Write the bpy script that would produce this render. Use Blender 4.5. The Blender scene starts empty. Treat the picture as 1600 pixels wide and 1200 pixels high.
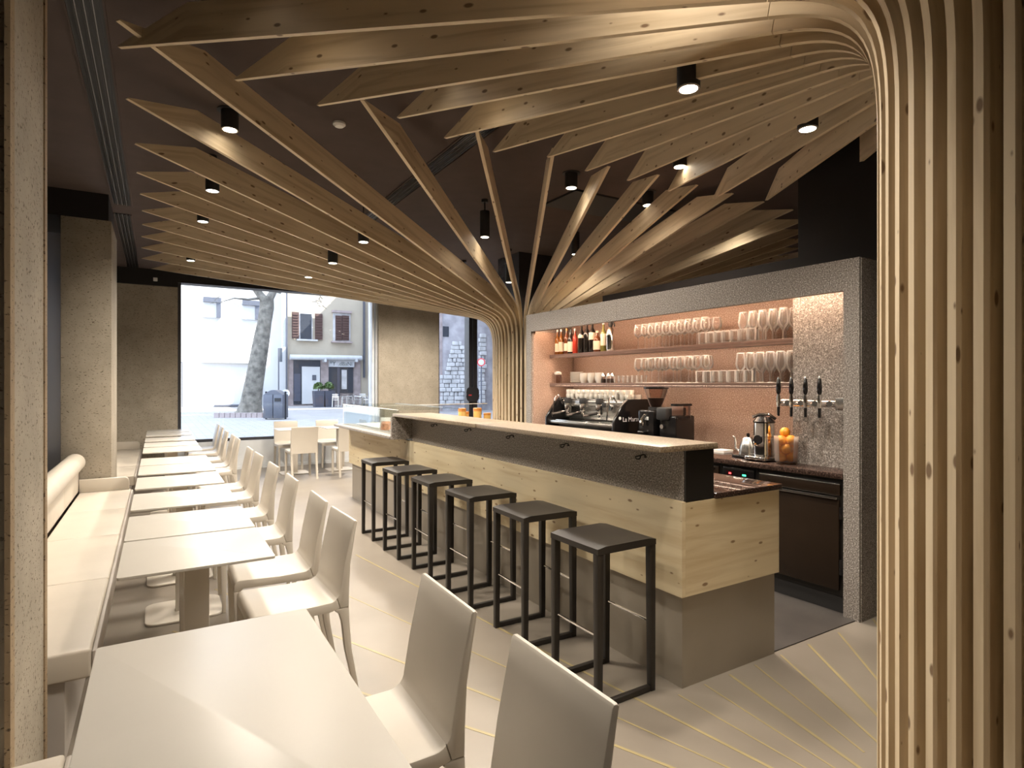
import bpy, bmesh, math, random
from mathutils import Vector, Matrix
random.seed(7)
PI = math.pi
SC = bpy.context.scene
COL = SC.collection

# ------------------------------------------------------------------ camera, sky, sun, exposure
F = 915.0
TH = math.atan(555 / F)
HC = 1.5
cam = bpy.data.cameras.new('camera')
cam.sensor_width = 36.0
cam.lens = F / 1600 * 36
cam.clip_start = 0.05
cam.clip_end = 300
cob = bpy.data.objects.new('camera', cam)
cob.location = (0, 0, HC)
cob.rotation_euler = (PI / 2, 0, -TH)
COL.objects.link(cob)
SC.camera = cob

w = bpy.data.worlds.new('world')
SC.world = w
w.use_nodes = True
bg = w.node_tree.nodes['Background']
bg.inputs[0].default_value = (0.66, 0.78, 1.0, 1)
bg.inputs[1].default_value = 1.9

sd = bpy.data.lights.new('sun', 'SUN')
sd.energy = 11.0
sd.angle = 0.009
sd.color = (1.0, 0.95, 0.88)
so = bpy.data.objects.new('sun', sd)
so.rotation_euler = Vector((-1.4, 0.45, -1.54)).to_track_quat('-Z', 'Y').to_euler()
COL.objects.link(so)

vs = SC.view_settings
vs.view_transform = 'Standard'
vs.look = 'None'
vs.gamma = 1.0
vs.use_curve_mapping = False
vs.exposure = 1.36
SPOT = 3.3            # overall power of the ceiling downlights
WARM = (1.0, 0.90, 0.77)

cy_ = SC.cycles
cy_.max_bounces = 7; cy_.diffuse_bounces = 4; cy_.glossy_bounces = 3; cy_.transmission_bounces = 4; cy_.transparent_max_bounces = 14
cy_.adaptive_threshold = 0.025; cy_.caustics_reflective = False; cy_.caustics_refractive = False

# ------------------------------------------------------------------ geometry of the photograph -> metres
S_, C_ = math.sin(TH), math.cos(TH)
def bp(px, py, z):
    d = (z - HC) * F / (600 - py); u = (px - 800) / F
    return (d * (S_ + u * C_), d * (C_ - u * S_))
def rayY(px, Y):
    u = (px - 800) / F; d = Y / (C_ - u * S_)
    return d * (S_ + u * C_), d
def zat(py, d): return HC + (600 - py) * d / F

# ------------------------------------------------------------------ materials
MATS = {}
def nm(name):
    m = bpy.data.materials.new(name); m.use_nodes = True
    nt = m.node_tree; b = nt.nodes['Principled BSDF']
    MATS[name] = m
    return m, nt, b
def N(nt, t, **kw):
    n = nt.nodes.new(t)
    for k, v in kw.items():
        if k.startswith('i_'): n.inputs[k[2:].replace('_', ' ')].default_value = v
        else: setattr(n, k, v)
    return n
def mapped(nt, coord='Object', scale=(1, 1, 1), rnd=False):
    tc = N(nt, 'ShaderNodeTexCoord'); mp = N(nt, 'ShaderNodeMapping')
    mp.inputs['Scale'].default_value = scale
    nt.links.new(tc.outputs[coord], mp.inputs['Vector'])
    if rnd:
        oi = N(nt, 'ShaderNodeObjectInfo'); ml = N(nt, 'ShaderNodeMath', operation='MULTIPLY')
        ml.inputs[1].default_value = 37.0
        nt.links.new(oi.outputs['Random'], ml.inputs[0])
        cb = N(nt, 'ShaderNodeCombineXYZ')
        for k in range(3): nt.links.new(ml.outputs[0], cb.inputs[k])
        nt.links.new(cb.outputs[0], mp.inputs['Location'])
    return mp.outputs['Vector']
def ramp(nt, fac, stops):
    r = N(nt, 'ShaderNodeValToRGB'); e = r.color_ramp.elements
    e[0].position, e[0].color = stops[0][0], (*stops[0][1], 1)
    e[1].position, e[1].color = stops[-1][0], (*stops[-1][1], 1)
    for p, c in stops[1:-1]:
        k = e.new(p); k.color = (*c, 1)
    nt.links.new(fac, r.inputs['Fac'])
    return r.outputs['Color']
def mix(nt, fac, a, b, mode='MIX'):
    m = N(nt, 'ShaderNodeMix', data_type='RGBA', blend_type=mode)
    if isinstance(fac, float): m.inputs[0].default_value = fac
    else: nt.links.new(fac, m.inputs[0])
    for i, v in ((6, a), (7, b)):
        if isinstance(v, tuple): m.inputs[i].default_value = (*v, 1)
        else: nt.links.new(v, m.inputs[i])
    return m.outputs[2]
def bump(nt, b, h, strength=0.2, dist=0.01):
    n = N(nt, 'ShaderNodeBump'); n.inputs['Strength'].default_value = strength; n.inputs['Distance'].default_value = dist
    nt.links.new(h, n.inputs['Height']); nt.links.new(n.outputs[0], b.inputs['Normal'])
def plain(name, col, rough=0.5, metal=0.0, spec=0.5, var=0.06, scale=6.0, coat=0.0):
    m, nt, b = nm(name)
    nz = N(nt, 'ShaderNodeTexNoise'); nz.inputs['Scale'].default_value = scale; nz.inputs['Detail'].default_value = 3
    nt.links.new(mapped(nt), nz.inputs['Vector'])
    c = ramp(nt, nz.outputs[0], [(0.3, tuple(max(0, x * (1 - var)) for x in col)), (0.7, tuple(min(1, x * (1 + var)) for x in col))])
    nt.links.new(c, b.inputs['Base Color'])
    b.inputs['Roughness'].default_value = rough; b.inputs['Metallic'].default_value = metal
    b.inputs['Specular IOR Level'].default_value = spec; b.inputs['Coat Weight'].default_value = coat
    return m
def emis(name, col, st):
    m, nt, b = nm(name)
    b.inputs['Base Color'].default_value = (*col, 1)
    b.inputs['Emission Color'].default_value = (*col, 1); b.inputs['Emission Strength'].default_value = st
    return m
def glass(name, tint=(0.95, 0.97, 0.97), refl=1.0, rough=0.02, edge=None):
    m, nt, b = nm(name); nt.nodes.remove(b)
    out = nt.nodes['Material Output']
    tr = N(nt, 'ShaderNodeBsdfTransparent'); tr.inputs[0].default_value = (*tint, 1)
    gl = N(nt, 'ShaderNodeBsdfGlossy'); gl.inputs['Roughness'].default_value = rough
    lw = N(nt, 'ShaderNodeFresnel'); lw.inputs[0].default_value = 1.5
    mu = N(nt, 'ShaderNodeMath', operation='MULTIPLY'); mu.inputs[1].default_value = refl
    nt.links.new(lw.outputs[0], mu.inputs[0])
    ms = N(nt, 'ShaderNodeMixShader'); nt.links.new(mu.outputs[0], ms.inputs[0])
    nt.links.new(tr.outputs[0], ms.inputs[1]); nt.links.new(gl.outputs[0], ms.inputs[2])
    if edge:
        tl_ = N(nt, 'ShaderNodeBsdfTranslucent'); tl_.inputs[0].default_value = (*edge, 1); df = N(nt, 'ShaderNodeBsdfDiffuse'); df.inputs[0].default_value = (*edge, 1)  # white mixed in at grazing angles, standing for light caught in glass edges
        m2 = N(nt, 'ShaderNodeMixShader'); nt.links.new(tl_.outputs[0], m2.inputs[1]); nt.links.new(df.outputs[0], m2.inputs[2])
        m3 = N(nt, 'ShaderNodeMixShader'); m3.inputs[0].default_value = .7; nt.links.new(gl.outputs[0], m3.inputs[1]); nt.links.new(m2.outputs[0], m3.inputs[2]); nt.links.new(m3.outputs[0], ms.inputs[2])
    nt.links.new(ms.outputs[0], out.inputs['Surface'])
    return m
def wood(name, light, dark, knot, rough=0.55, gscale=22.0):
    m, nt, b = nm(name)
    v = mapped(nt, 'UV', (1, 1, 1), True)
    def sc(s):
        mp = N(nt, 'ShaderNodeMapping'); mp.inputs['Scale'].default_value = s; nt.links.new(v, mp.inputs['Vector']); return mp.outputs[0]
    n1 = N(nt, 'ShaderNodeTexNoise'); n1.inputs['Scale'].default_value = 1; n1.inputs['Detail'].default_value = 5; n1.inputs['Distortion'].default_value = 0.6
    nt.links.new(sc((1.3, gscale, 1)), n1.inputs['Vector'])
    c1 = ramp(nt, n1.outputs[0], [(0.32, dark), (0.52, light), (0.75, tuple(min(1, x * 1.06) for x in light))])
    n2 = N(nt, 'ShaderNodeTexNoise'); n2.inputs['Scale'].default_value = 1; n2.inputs['Detail'].default_value = 2
    nt.links.new(sc((0.7, 2.5, 1)), n2.inputs['Vector'])
    c2 = ramp(nt, n2.outputs[0], [(0.3, (0.86, 0.84, 0.80)), (0.7, (1, 1, 1))])
    c = mix(nt, 1.0, c1, c2, 'MULTIPLY')
    vo = N(nt, 'ShaderNodeTexVoronoi', voronoi_dimensions='2D'); vo.inputs['Scale'].default_value = 1; vo.inputs['Randomness'].default_value = 1
    nt.links.new(sc((4.2, 10.0, 1)), vo.inputs['Vector'])
    cd = N(nt, 'ShaderNodeMath', operation='MULTIPLY'); cd.inputs[1].default_value = 0.10
    sep = N(nt, 'ShaderNodeSeparateColor'); nt.links.new(vo.outputs['Color'], sep.inputs[0]); pw = N(nt, 'ShaderNodeMath', operation='POWER'); pw.inputs[1].default_value = 1.3; nt.links.new(sep.outputs[0], pw.inputs[0]); nt.links.new(pw.outputs[0], cd.inputs[0])
    lt = N(nt, 'ShaderNodeMath', operation='SUBTRACT'); nt.links.new(vo.outputs['Distance'], lt.inputs[0]); nt.links.new(cd.outputs[0], lt.inputs[1])
    k = N(nt, 'ShaderNodeMapRange'); k.inputs[1].default_value = -0.03; k.inputs[2].default_value = 0.012; k.inputs[3].default_value = 0.85; k.inputs[4].default_value = 0.0
    nt.links.new(lt.outputs[0], k.inputs[0])
    c = mix(nt, k.outputs[0], c, knot)
    nt.links.new(c, b.inputs['Base Color'])
    b.inputs['Roughness'].default_value = rough; b.inputs['Specular IOR Level'].default_value = 0.3
    bump(nt, b, n1.outputs[0], 0.12, 0.004)
    return m
def granite(name, base, lightc, darkc, rough=0.5, scale=130.0, bs=0.4):
    m, nt, b = nm(name)
    v = mapped(nt)
    n1 = N(nt, 'ShaderNodeTexNoise'); n1.inputs['Scale'].default_value = scale; n1.inputs['Detail'].default_value = 2
    nt.links.new(v, n1.inputs['Vector'])
    c = ramp(nt, n1.outputs[0], [(0.36, darkc), (0.47, base), (0.57, base), (0.68, lightc)])
    nt.links.new(c, b.inputs['Base Color'])
    b.inputs['Roughness'].default_value = rough
    bump(nt, b, n1.outputs[0], bs, 0.004)
    return m
def concrete(name, a, bcol, pit, rough=0.75):
    m, nt, b = nm(name)
    v = mapped(nt)
    n1 = N(nt, 'ShaderNodeTexNoise'); n1.inputs['Scale'].default_value = 3.0; n1.inputs['Detail'].default_value = 8; n1.inputs['Roughness'].default_value = 0.65
    nt.links.new(v, n1.inputs['Vector'])
    c = ramp(nt, n1.outputs[0], [(0.3, a), (0.7, bcol)])
    mp = N(nt, 'ShaderNodeMapping'); mp.inputs['Scale'].default_value = (55, 55, 95); nt.links.new(v, mp.inputs['Vector'])
    n2 = N(nt, 'ShaderNodeTexNoise'); n2.inputs['Scale'].default_value = 1; n2.inputs['Detail'].default_value = 3
    nt.links.new(mp.outputs[0], n2.inputs['Vector'])
    pm = N(nt, 'ShaderNodeMapRange'); pm.inputs[1].default_value = 0.60; pm.inputs[2].default_value = 0.70
    nt.links.new(n2.outputs[0], pm.inputs[0])
    c = mix(nt, pm.outputs[0], c, pit)
    nt.links.new(c, b.inputs['Base Color']); b.inputs['Roughness'].default_value = rough
    b.inputs['Specular IOR Level'].default_value = 0.25
    iv = N(nt, 'ShaderNodeMath', operation='SUBTRACT'); iv.inputs[0].default_value = 1.0; nt.links.new(pm.outputs[0], iv.inputs[1])
    bump(nt, b, iv.outputs[0], 0.5, 0.006)
    return m

wood('spruce', (0.72, 0.595, 0.42), (0.56, 0.44, 0.29), (0.13, 0.065, 0.028))
wood('spruce_panel', (0.74, 0.64, 0.44), (0.63, 0.51, 0.32), (0.20, 0.11, 0.05), gscale=16)
granite('granite', (0.27, 0.24, 0.215), (0.62, 0.58, 0.54), (0.11, 0.095, 0.082))
granite('granite_warm_lit', (0.40, 0.27, 0.205), (0.74, 0.58, 0.47), (0.24, 0.145, 0.105), scale=120)  # the grey granite again, warm lighting of the niche put into its colour
granite('granite_top', (0.25, 0.195, 0.135), (0.42, 0.35, 0.26), (0.16, 0.12, 0.085), rough=0.35, bs=0.12)
granite('granite_polished', (0.045, 0.028, 0.022), (0.16, 0.10, 0.08), (0.02, 0.012, 0.01), rough=0.08, bs=0.0)
concrete('travertine', (0.29, 0.255, 0.20), (0.40, 0.35, 0.28), (0.13, 0.10, 0.07))
concrete('aggregate', (0.25, 0.18, 0.11), (0.36, 0.27, 0.17), (0.10, 0.07, 0.045))
plain('ceiling_paint', (0.088, 0.066, 0.060), 0.85, spec=0.2)
plain('dark_paint', (0.014, 0.012, 0.0115), 0.6, spec=0.3)
plain('column_paint', (0.035, 0.032, 0.034), 0.22)
plain('wall_dark', (0.03, 0.027, 0.025), 0.5)
plain('wall_warm', (0.24, 0.16, 0.10), 0.8)
plain('chair_plastic', (0.52, 0.475, 0.41), 0.42, var=0.02)
plain('table_laminate', (0.50, 0.47, 0.42), 0.33, var=0.015)
plain('table_edge', (0.62, 0.56, 0.47), 0.5, var=0.02)
plain('upholstery', (0.49, 0.44, 0.37), 0.48, var=0.03)
plain('upholstery_fascia', (0.44, 0.40, 0.36), 0.5, var=0.03)
plain('stool_black', (0.017, 0.0135, 0.011), 0.42, var=0.1)
plain('base_grey', (0.30, 0.265, 0.215), 0.38, var=0.03)
plain('bar_floor', (0.052, 0.045, 0.040), 0.45, var=0.15)
plain('black_panel', (0.016, 0.014, 0.012), 0.35)
plain('fridge_brown', (0.030, 0.019, 0.012), 0.26, metal=0.3)
plain('black_gloss', (0.010, 0.009, 0.009), 0.15)
plain('black_matte', (0.018, 0.017, 0.017), 0.6)
plain('chrome', (0.80, 0.79, 0.77), 0.10, metal=1.0, var=0.02)
plain('steel', (0.62, 0.60, 0.57), 0.27, metal=1.0, var=0.03)
plain('metal_dark', (0.03, 0.03, 0.033), 0.35, metal=0.9)
plain('diffuser_grey', (0.42, 0.42, 0.44), 0.3, metal=0.8)
plain('white_ceramic', (0.62, 0.59, 0.53), 0.18)
plain('white_plastic', (0.80, 0.80, 0.79), 0.4)
plain('orange_peel', (0.90, 0.36, 0.03), 0.4, var=0.12, scale=40)
plain('jar_honey', (0.72, 0.45, 0.14), 0.2)
plain('jar_lid', (0.62, 0.24, 0.05), 0.4)
plain('bean_brown', (0.06, 0.028, 0.014), 0.35)
plain('inlay_yellow', (0.28, 0.225, 0.11), 0.4, var=0.12)
plain('shelf_wood', (0.16, 0.105, 0.085), 0.3)
plain('paper', (0.85, 0.83, 0.80), 0.6)
plain('card_photo', (0.70, 0.27, 0.14), 0.5, var=0.6, scale=22)
plain('frame_white', (0.62, 0.64, 0.66), 0.5)
plain('frame_dark', (0.03, 0.03, 0.035), 0.4)
plain('facade_white', (0.56, 0.56, 0.55), 0.9, var=0.03, scale=1)
plain('facade_beige', (0.44, 0.38, 0.29), 0.9, var=0.05, scale=1.2)
plain('stone_pale', (0.52, 0.51, 0.50), 0.9, var=0.2, scale=3)
plain('stone_pink', (0.34, 0.28, 0.265), 0.9, var=0.2, scale=3)
plain('stone_wall', (0.38, 0.36, 0.37), 0.95, var=0.3, scale=1.6)
plain('shutter_brown', (0.085, 0.045, 0.035), 0.6)
plain('pane_dark', (0.05, 0.055, 0.065), 0.08)
plain('awning_white', (0.52, 0.53, 0.54), 0.7)
plain('planter_blue', (0.06, 0.065, 0.09), 0.5)
plain('leaf_green', (0.10, 0.16, 0.05), 0.6, var=0.5, scale=14)
plain('bin_grey', (0.10, 0.105, 0.125), 0.45, metal=0.2)
plain('sign_red', (0.55, 0.05, 0.05), 0.4)
plain('sign_ink', (0.05, 0.07, 0.06), 0.5)
plain('led_red_off', (0.02, 0.005, 0.005), 0.2)
emis('led_red', (1.0, 0.05, 0.05), 2.0)
emis('led_green', (0.05, 1.0, 0.35), 1.6)
emis('lamp_lens', (1.0, 0.88, 0.70), 9.0)
emis('led_strip', (1.0, 0.74, 0.54), 19.0)
glass('pane_glass', (0.97, 0.985, 0.99), 0.6, 0.0)
glass('drink_glass', (0.985, 0.98, 0.975), 1.5, 0.04, (0.95, 0.93, 0.90))
glass('hopper_glass', (0.74, 0.62, 0.56), 1.0, 0.05, (0.8, 0.7, 0.65))
glass('case_glass', (0.95, 0.98, 0.97), 0.5, 0.0)
plain('glass_rim', (0.86, 0.84, 0.80), 0.15)
for n_, c_ in (('amber', (0.22, 0.075, 0.012)), ('dark', (0.012, 0.011, 0.010)), ('green', (0.20, 0.19, 0.05)), ('red', (0.45, 0.05, 0.03)), ('rum', (0.12, 0.035, 0.012))):
    plain('bottle_' + n_, c_, 0.08)
plain('bottle_label', (0.72, 0.64, 0.50), 0.6)
plain('bark', (0.16, 0.145, 0.12), 0.95, var=0.45, scale=5)
# floor: poured beige resin, softly mottled
m, nt, b = nm('floor_resin')
v = mapped(nt)
n1 = N(nt, 'ShaderNodeTexNoise'); n1.inputs['Scale'].default_value = 1.3; n1.inputs['Detail'].default_value = 6
nt.links.new(v, n1.inputs['Vector'])
nt.links.new(ramp(nt, n1.outputs[0], [(0.3, (0.165, 0.140, 0.114)), (0.7, (0.228, 0.197, 0.162))]), b.inputs['Base Color'])
b.inputs['Roughness'].default_value = 0.33
# street paving
m, nt, b = nm('paving')
v = mapped(nt, scale=(1.1, 1.1, 1.1))
br = N(nt, 'ShaderNodeTexBrick'); br.inputs['Scale'].default_value = 1.0; br.inputs['Mortar Size'].default_value = 0.012
br.inputs['Color1'].default_value = (0.31, 0.295, 0.285, 1); br.inputs['Color2'].default_value = (0.36, 0.345, 0.335, 1); br.inputs['Mortar'].default_value = (0.21, 0.20, 0.195, 1)
nt.links.new(v, br.inputs['Vector']); nt.links.new(br.outputs[0], b.inputs['Base Color']); b.inputs['Roughness'].default_value = 0.85

# ------------------------------------------------------------------ mesh helpers
def BM(): return bmesh.new()
def box(bm, lo, hi, bev=0.0, seg=2):
    x0, y0, z0 = lo; x1, y1, z1 = hi
    vs_ = [bm.verts.new(p) for p in ((x0, y0, z0), (x1, y0, z0), (x1, y1, z0), (x0, y1, z0), (x0, y0, z1), (x1, y0, z1), (x1, y1, z1), (x0, y1, z1))]
    fs = [bm.faces.new([vs_[i] for i in f]) for f in ((0, 3, 2, 1), (4, 5, 6, 7), (0, 1, 5, 4), (1, 2, 6, 5), (2, 3, 7, 6), (3, 0, 4, 7))]
    if bev > 0:
        es = list({e for f in fs for e in f.edges})
        bmesh.ops.bevel(bm, geom=es, offset=bev, segments=seg, affect='EDGES', profile=0.5)
    return bm
def prism(bm, pts, h0, h1, axis='z', bev=0.0, seg=2):
    def mk(p, h):
        if axis == 'z': return (p[0], p[1], h)
        if axis == 'y': return (p[0], h, p[1])
        return (h, p[0], p[1])
    a = [bm.verts.new(mk(p, h0)) for p in pts]; b_ = [bm.verts.new(mk(p, h1)) for p in pts]
    n = len(pts); fs = [bm.faces.new(a[::-1]), bm.faces.new(b_)]
    for i in range(n):
        fs.append(bm.faces.new((a[i], a[(i + 1) % n], b_[(i + 1) % n], b_[i])))
    bmesh.ops.recalc_face_normals(bm, faces=fs)
    if bev > 0:
        es = list({e for f in fs[:2] for e in f.edges})
        bmesh.ops.bevel(bm, geom=es, offset=bev, segments=seg, affect='EDGES', profile=0.5)
    return bm
def rrect(x0, x1, y0, y1, r, n=4):
    out = []
    for cx, cy, a0 in ((x1 - r, y1 - r, 0), (x0 + r, y1 - r, PI / 2), (x0 + r, y0 + r, PI), (x1 - r, y0 + r, 1.5 * PI)):
        for k in range(n + 1):
            a = a0 + k * PI / 2 / n
            out.append((cx + r * math.cos(a), cy + r * math.sin(a)))
    return out
def circ(cx, cy, r, n=16): return [(cx + r * math.cos(2 * PI * k / n), cy + r * math.sin(2 * PI * k / n)) for k in range(n)]
def lathe(bm, prof, n=16, c=(0, 0, 0), caps=True):
    rings = []
    for r, z in prof:
        r = max(r, 1e-4)
        rings.append([bm.verts.new((c[0] + r * math.cos(2 * PI * k / n), c[1] + r * math.sin(2 * PI * k / n), c[2] + z)) for k in range(n)])
    for a, b_ in zip(rings, rings[1:]):
        for k in range(n): bm.faces.new((a[k], a[(k + 1) % n], b_[(k + 1) % n], b_[k]))
    if caps:
        bm.faces.new(rings[0][::-1]); bm.faces.new(rings[-1])
    return bm
def tube(bm, path, r, n=8, r1=None):
    path = [Vector(p) for p in path]; rings = []; m_ = len(path)
    prev = None
    for i, p in enumerate(path):
        t = (path[min(i + 1, m_ - 1)] - path[max(i - 1, 0)]).normalized()
        if prev is None:
            up = Vector((0, 0, 1)) if abs(t.z) < 0.9 else Vector((1, 0, 0))
            x = t.cross(up).normalized()
        else:
            x = (prev - t * prev.dot(t)).normalized()
        prev = x; y = t.cross(x)
        if isinstance(r, (list, tuple)): rr = r[i]
        else: rr = r if r1 is None else r + (r1 - r) * i / (m_ - 1)
        rings.append([bm.verts.new(p + x * rr * math.cos(2 * PI * k / n) + y * rr * math.sin(2 * PI * k / n)) for k in range(n)])
    for a, b_ in zip(rings, rings[1:]):
        for k in range(n): bm.faces.new((a[k], a[(k + 1) % n], b_[(k + 1) % n], b_[k]))
    bm.faces.new(rings[0][::-1]); bm.faces.new(rings[-1])
    return bm
def taper(bm, c0, s0, c1, s1, bev=0.0):
    a = [bm.verts.new((c0[0] + sx * s0[0] / 2, c0[1] + sy * s0[1] / 2, c0[2])) for sx, sy in ((-1, -1), (1, -1), (1, 1), (-1, 1))]
    b_ = [bm.verts.new((c1[0] + sx * s1[0] / 2, c1[1] + sy * s1[1] / 2, c1[2])) for sx, sy in ((-1, -1), (1, -1), (1, 1), (-1, 1))]
    fs = [bm.faces.new(a[::-1]), bm.faces.new(b_)] + [bm.faces.new((a[i], a[(i + 1) % 4], b_[(i + 1) % 4], b_[i])) for i in range(4)]
    bmesh.ops.recalc_face_normals(bm, faces=fs)
    if bev: bmesh.ops.bevel(bm, geom=list({e for f in fs for e in f.edges}), offset=bev, segments=2, affect='EDGES', profile=0.5)
    return bm
def uvbox(me, axis):
    """box-projected uv in metres with u along the grain axis"""
    uv = me.uv_layers.new(name='uv')
    for p in me.polygons:
        n = p.normal; o = [k for k in range(3) if k != axis]
        dom = max(o, key=lambda k: abs(n[k]))
        other = [k for k in o if k != dom][0]
        if abs(n[axis]) > 0.8: ua, va = o
        else: ua, va = axis, other
        for li in p.loop_indices:
            c = me.vertices[me.loops[li].vertex_index].co
            uv.data[li].uv = (c[ua] + 0.37 * dom, c[va] + 0.61 * dom)
def finish(bm, name, mat, smooth=35, grain=None):
    bmesh.ops.recalc_face_normals(bm, faces=bm.faces[:])
    me = bpy.data.meshes.new(name); bm.to_mesh(me); bm.free()
    if grain is not None: uvbox(me, grain)
    me.materials.append(MATS[mat])
    if smooth:
        me.polygons.foreach_set('use_smooth', [True] * len(me.polygons))
        me.set_sharp_from_angle(angle=math.radians(smooth))
    return me
def ob(name, me, parent=None, loc=None, rz=None):
    o = bpy.data.objects.new(name, me); COL.objects.link(o)
    if parent: o.parent = parent
    if loc is not None: o.location = loc
    if rz is not None: o.rotation_euler = (0, 0, rz)
    return o
def P(name, bm, mat, parent, label=None, grain=None, smooth=35):
    o = ob(name, finish(bm, name, mat, smooth, grain), parent)
    if label: o['label'] = label
    return o
def tag(o, label, cat, group=None, kind=None):
    o['label'] = label; o['category'] = cat
    if group: o['group'] = group
    if kind: o['kind'] = kind
    return o
def T(name, label, cat, loc=(0, 0, 0), rz=0, group=None):
    o = bpy.data.objects.new(name, None); COL.objects.link(o)
    o.empty_display_size = 0.1
    o.location = loc; o.rotation_euler = (0, 0, rz)
    return tag(o, label, cat, group)
def ST(name, bm, mat, label, cat='wall', grain=None, smooth=35):
    o = ob(name, finish(bm, name, mat, smooth, grain)); tag(o, label, cat); o['kind'] = 'structure'
    return o
def dup(root, loc, rz, label, group=None):
    r = root.copy(); COL.objects.link(r); r.location = loc; r.rotation_euler = (0, 0, rz); r['label'] = label
    if group: r['group'] = group
    for ch in list(root.children):
        c = ch.copy(); COL.objects.link(c); c.parent = r
        for g in list(ch.children):
            d = g.copy(); COL.objects.link(d); d.parent = c
    return r
def one(name, me, loc, label, cat, group=None, rz=0):
    o = ob(name, me, None, loc, rz); return tag(o, label, cat, group)
def text(name, s, size, loc, rot, mat, parent, ext=0.001):
    cu = bpy.data.curves.new(name, 'FONT'); cu.body = s; cu.size = size; cu.extrude = ext; cu.align_x = 'CENTER'; cu.align_y = 'CENTER'
    tmp = bpy.data.objects.new(name, cu); COL.objects.link(tmp)
    dg = bpy.context.evaluated_depsgraph_get(); me = bpy.data.meshes.new_from_object(tmp.evaluated_get(dg))
    bpy.data.objects.remove(tmp); bpy.data.curves.remove(cu)
    me.materials.clear(); me.materials.append(MATS[mat])
    o = ob(name, me, parent, loc); o.rotation_euler = rot
    return o
ORD = ['nearest', 'second', 'third', 'fourth', 'fifth', 'sixth', 'seventh', 'eighth', 'ninth', 'tenth', 'eleventh', 'twelfth', 'thirteenth', 'fourteenth']

# ================================================================== room shell
ZC = 3.38
X0, X1, Y0, Y1 = -1.0, 7.8, -3.0, 11.3
bm = box(BM(), (X0 - .2, Y0 - .2, -.12), (X1 + .2, Y1 + .25, 0)); FLOOR = ST('floor', bm, 'floor_resin', 'pale beige resin floor with yellow inlay strips', 'floor')
bm = box(BM(), (X0 - .2, Y0 - .2, ZC), (X1 + .2, Y1 + .25, ZC + .15)); ST('ceiling', bm, 'ceiling_paint', 'dark brown painted flat ceiling', 'ceiling')
bm = box(BM(), (X0 - .2, Y0, 0), (X0, Y1, ZC)); ST('wall_left', bm, 'wall_dark', 'dark wall behind the bench and columns')
bm = box(BM(), (X1, Y0, 0), (X1 + .2, Y1, ZC)); ST('wall_right', bm, 'wall_warm', 'warm brown wall far behind the bar')
bm = box(BM(), (X0, Y0 - .2, 0), (X1, Y0, ZC)); ST('wall_rear', bm, 'wall_warm', 'wall behind the camera')
# window wall at the far end
bm = box(BM(), (X0, Y1, 0), (.30, Y1 + .25, 3.12)); ST('wall_far_corner', bm, 'travertine', 'pitted stone wall panel left of the big window')
bm = box(BM(), (3.74, Y1 - .06, 0), (5.03, Y1 + .25, 3.2)); ST('wall_far_pier', bm, 'travertine', 'pitted stone pier between the two windows')
bm = box(BM(), (X0, Y1 - .05, 3.12), (.30, Y1 + .25, ZC)); box(bm, (.30, Y1 - .02, 3.2), (X1, Y1 + .25, ZC)); ST('wall_far_head', bm, 'dark_paint', 'dark bulkhead band above the windows')
bm = box(BM(), (.30, Y1, 0), (3.74, Y1 + .25, .50)); box(bm, (5.03, Y1, 0), (X1, Y1 + .25, .40)); ST('wall_far_sill', bm, 'frame_white', 'low pale parapet under the window')
bm = box(BM(), (7.3, Y1, .4), (X1, Y1 + .25, 3.2)); ST('wall_far_end', bm, 'dark_paint', 'dark wall end beside the second window')
bm = box(BM(), (.30, Y1 - .015, .0), (3.74, Y1, .05)); ST('baseboard_far', bm, 'frame_white', 'pale skirting under the window', 'baseboard')
def window(name, xa, xb, z0, label, mulls):
    o = T(name, label, 'window', (0, 0, 0)); o['kind'] = 'structure'
    bm = box(BM(), (xa, Y1 + .1, z0), (xb, Y1 + .108, 3.2)); P('pane', bm, 'pane_glass', o)
    bm = box(BM(), (xa, Y1 + .06, z0), (xb, Y1 + .15, z0 + .05)); P('bottom_rail', bm, 'frame_dark', o)
    bm = box(BM(), (xa, Y1 + .02, z0), (xa + .05, Y1 + .2, 3.2)); P('jamb', bm, 'frame_dark', o)
    bm = box(BM(), (xb - .11, Y1 + .0, z0), (xb - .07, Y1 + .2, 3.2)); P('jamb', bm, 'frame_white', o)
    bm = box(BM(), (xb - .04, Y1 + .0, z0), (xb, Y1 + .2, 3.2)); P('jamb', bm, 'frame_white', o)
    for a, b_ in mulls:
        bm = box(BM(), (a, Y1 - .02, z0), (b_, Y1 + .2, 3.2)); P('mullion', bm, 'frame_dark', o)
    return o
window('window_1', .30, 3.74, .50, 'wide shop window onto the square with the bare tree', [])
window('window_2', 5.03, 7.3, .40, 'narrow window with dark mullion showing the stone ruin', [(5.76, 5.83), (5.86, 5.96)])
# columns
bm = box(BM(), (-.79, 7.05, 0), (-.385, 7.95, 3.12), .006); ST('wall_column_far', bm, 'travertine', 'square pitted stone column at the far end of the bench', 'column')
bm = box(BM(), (-1.0, 7.05, 3.12), (-.41, 7.9, ZC)); ST('trim_1', bm, 'dark_paint', 'dark boxing above the far stone column', 'boxing')
c1 = ST('wall_column_near', box(BM(), (-1.0, 2.12, 0), (-.352, 2.745, ZC)), 'travertine', 'pitted stone column at the left edge of the picture', 'column')
P('corner_strip', box(BM(), (-.36, 2.70, 0), (-.347, 2.75, ZC)), 'aggregate', c1); P('corner_strip', box(BM(), (-.36, 2.108, 0), (-.347, 2.165, ZC)), 'aggregate', c1)
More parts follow.
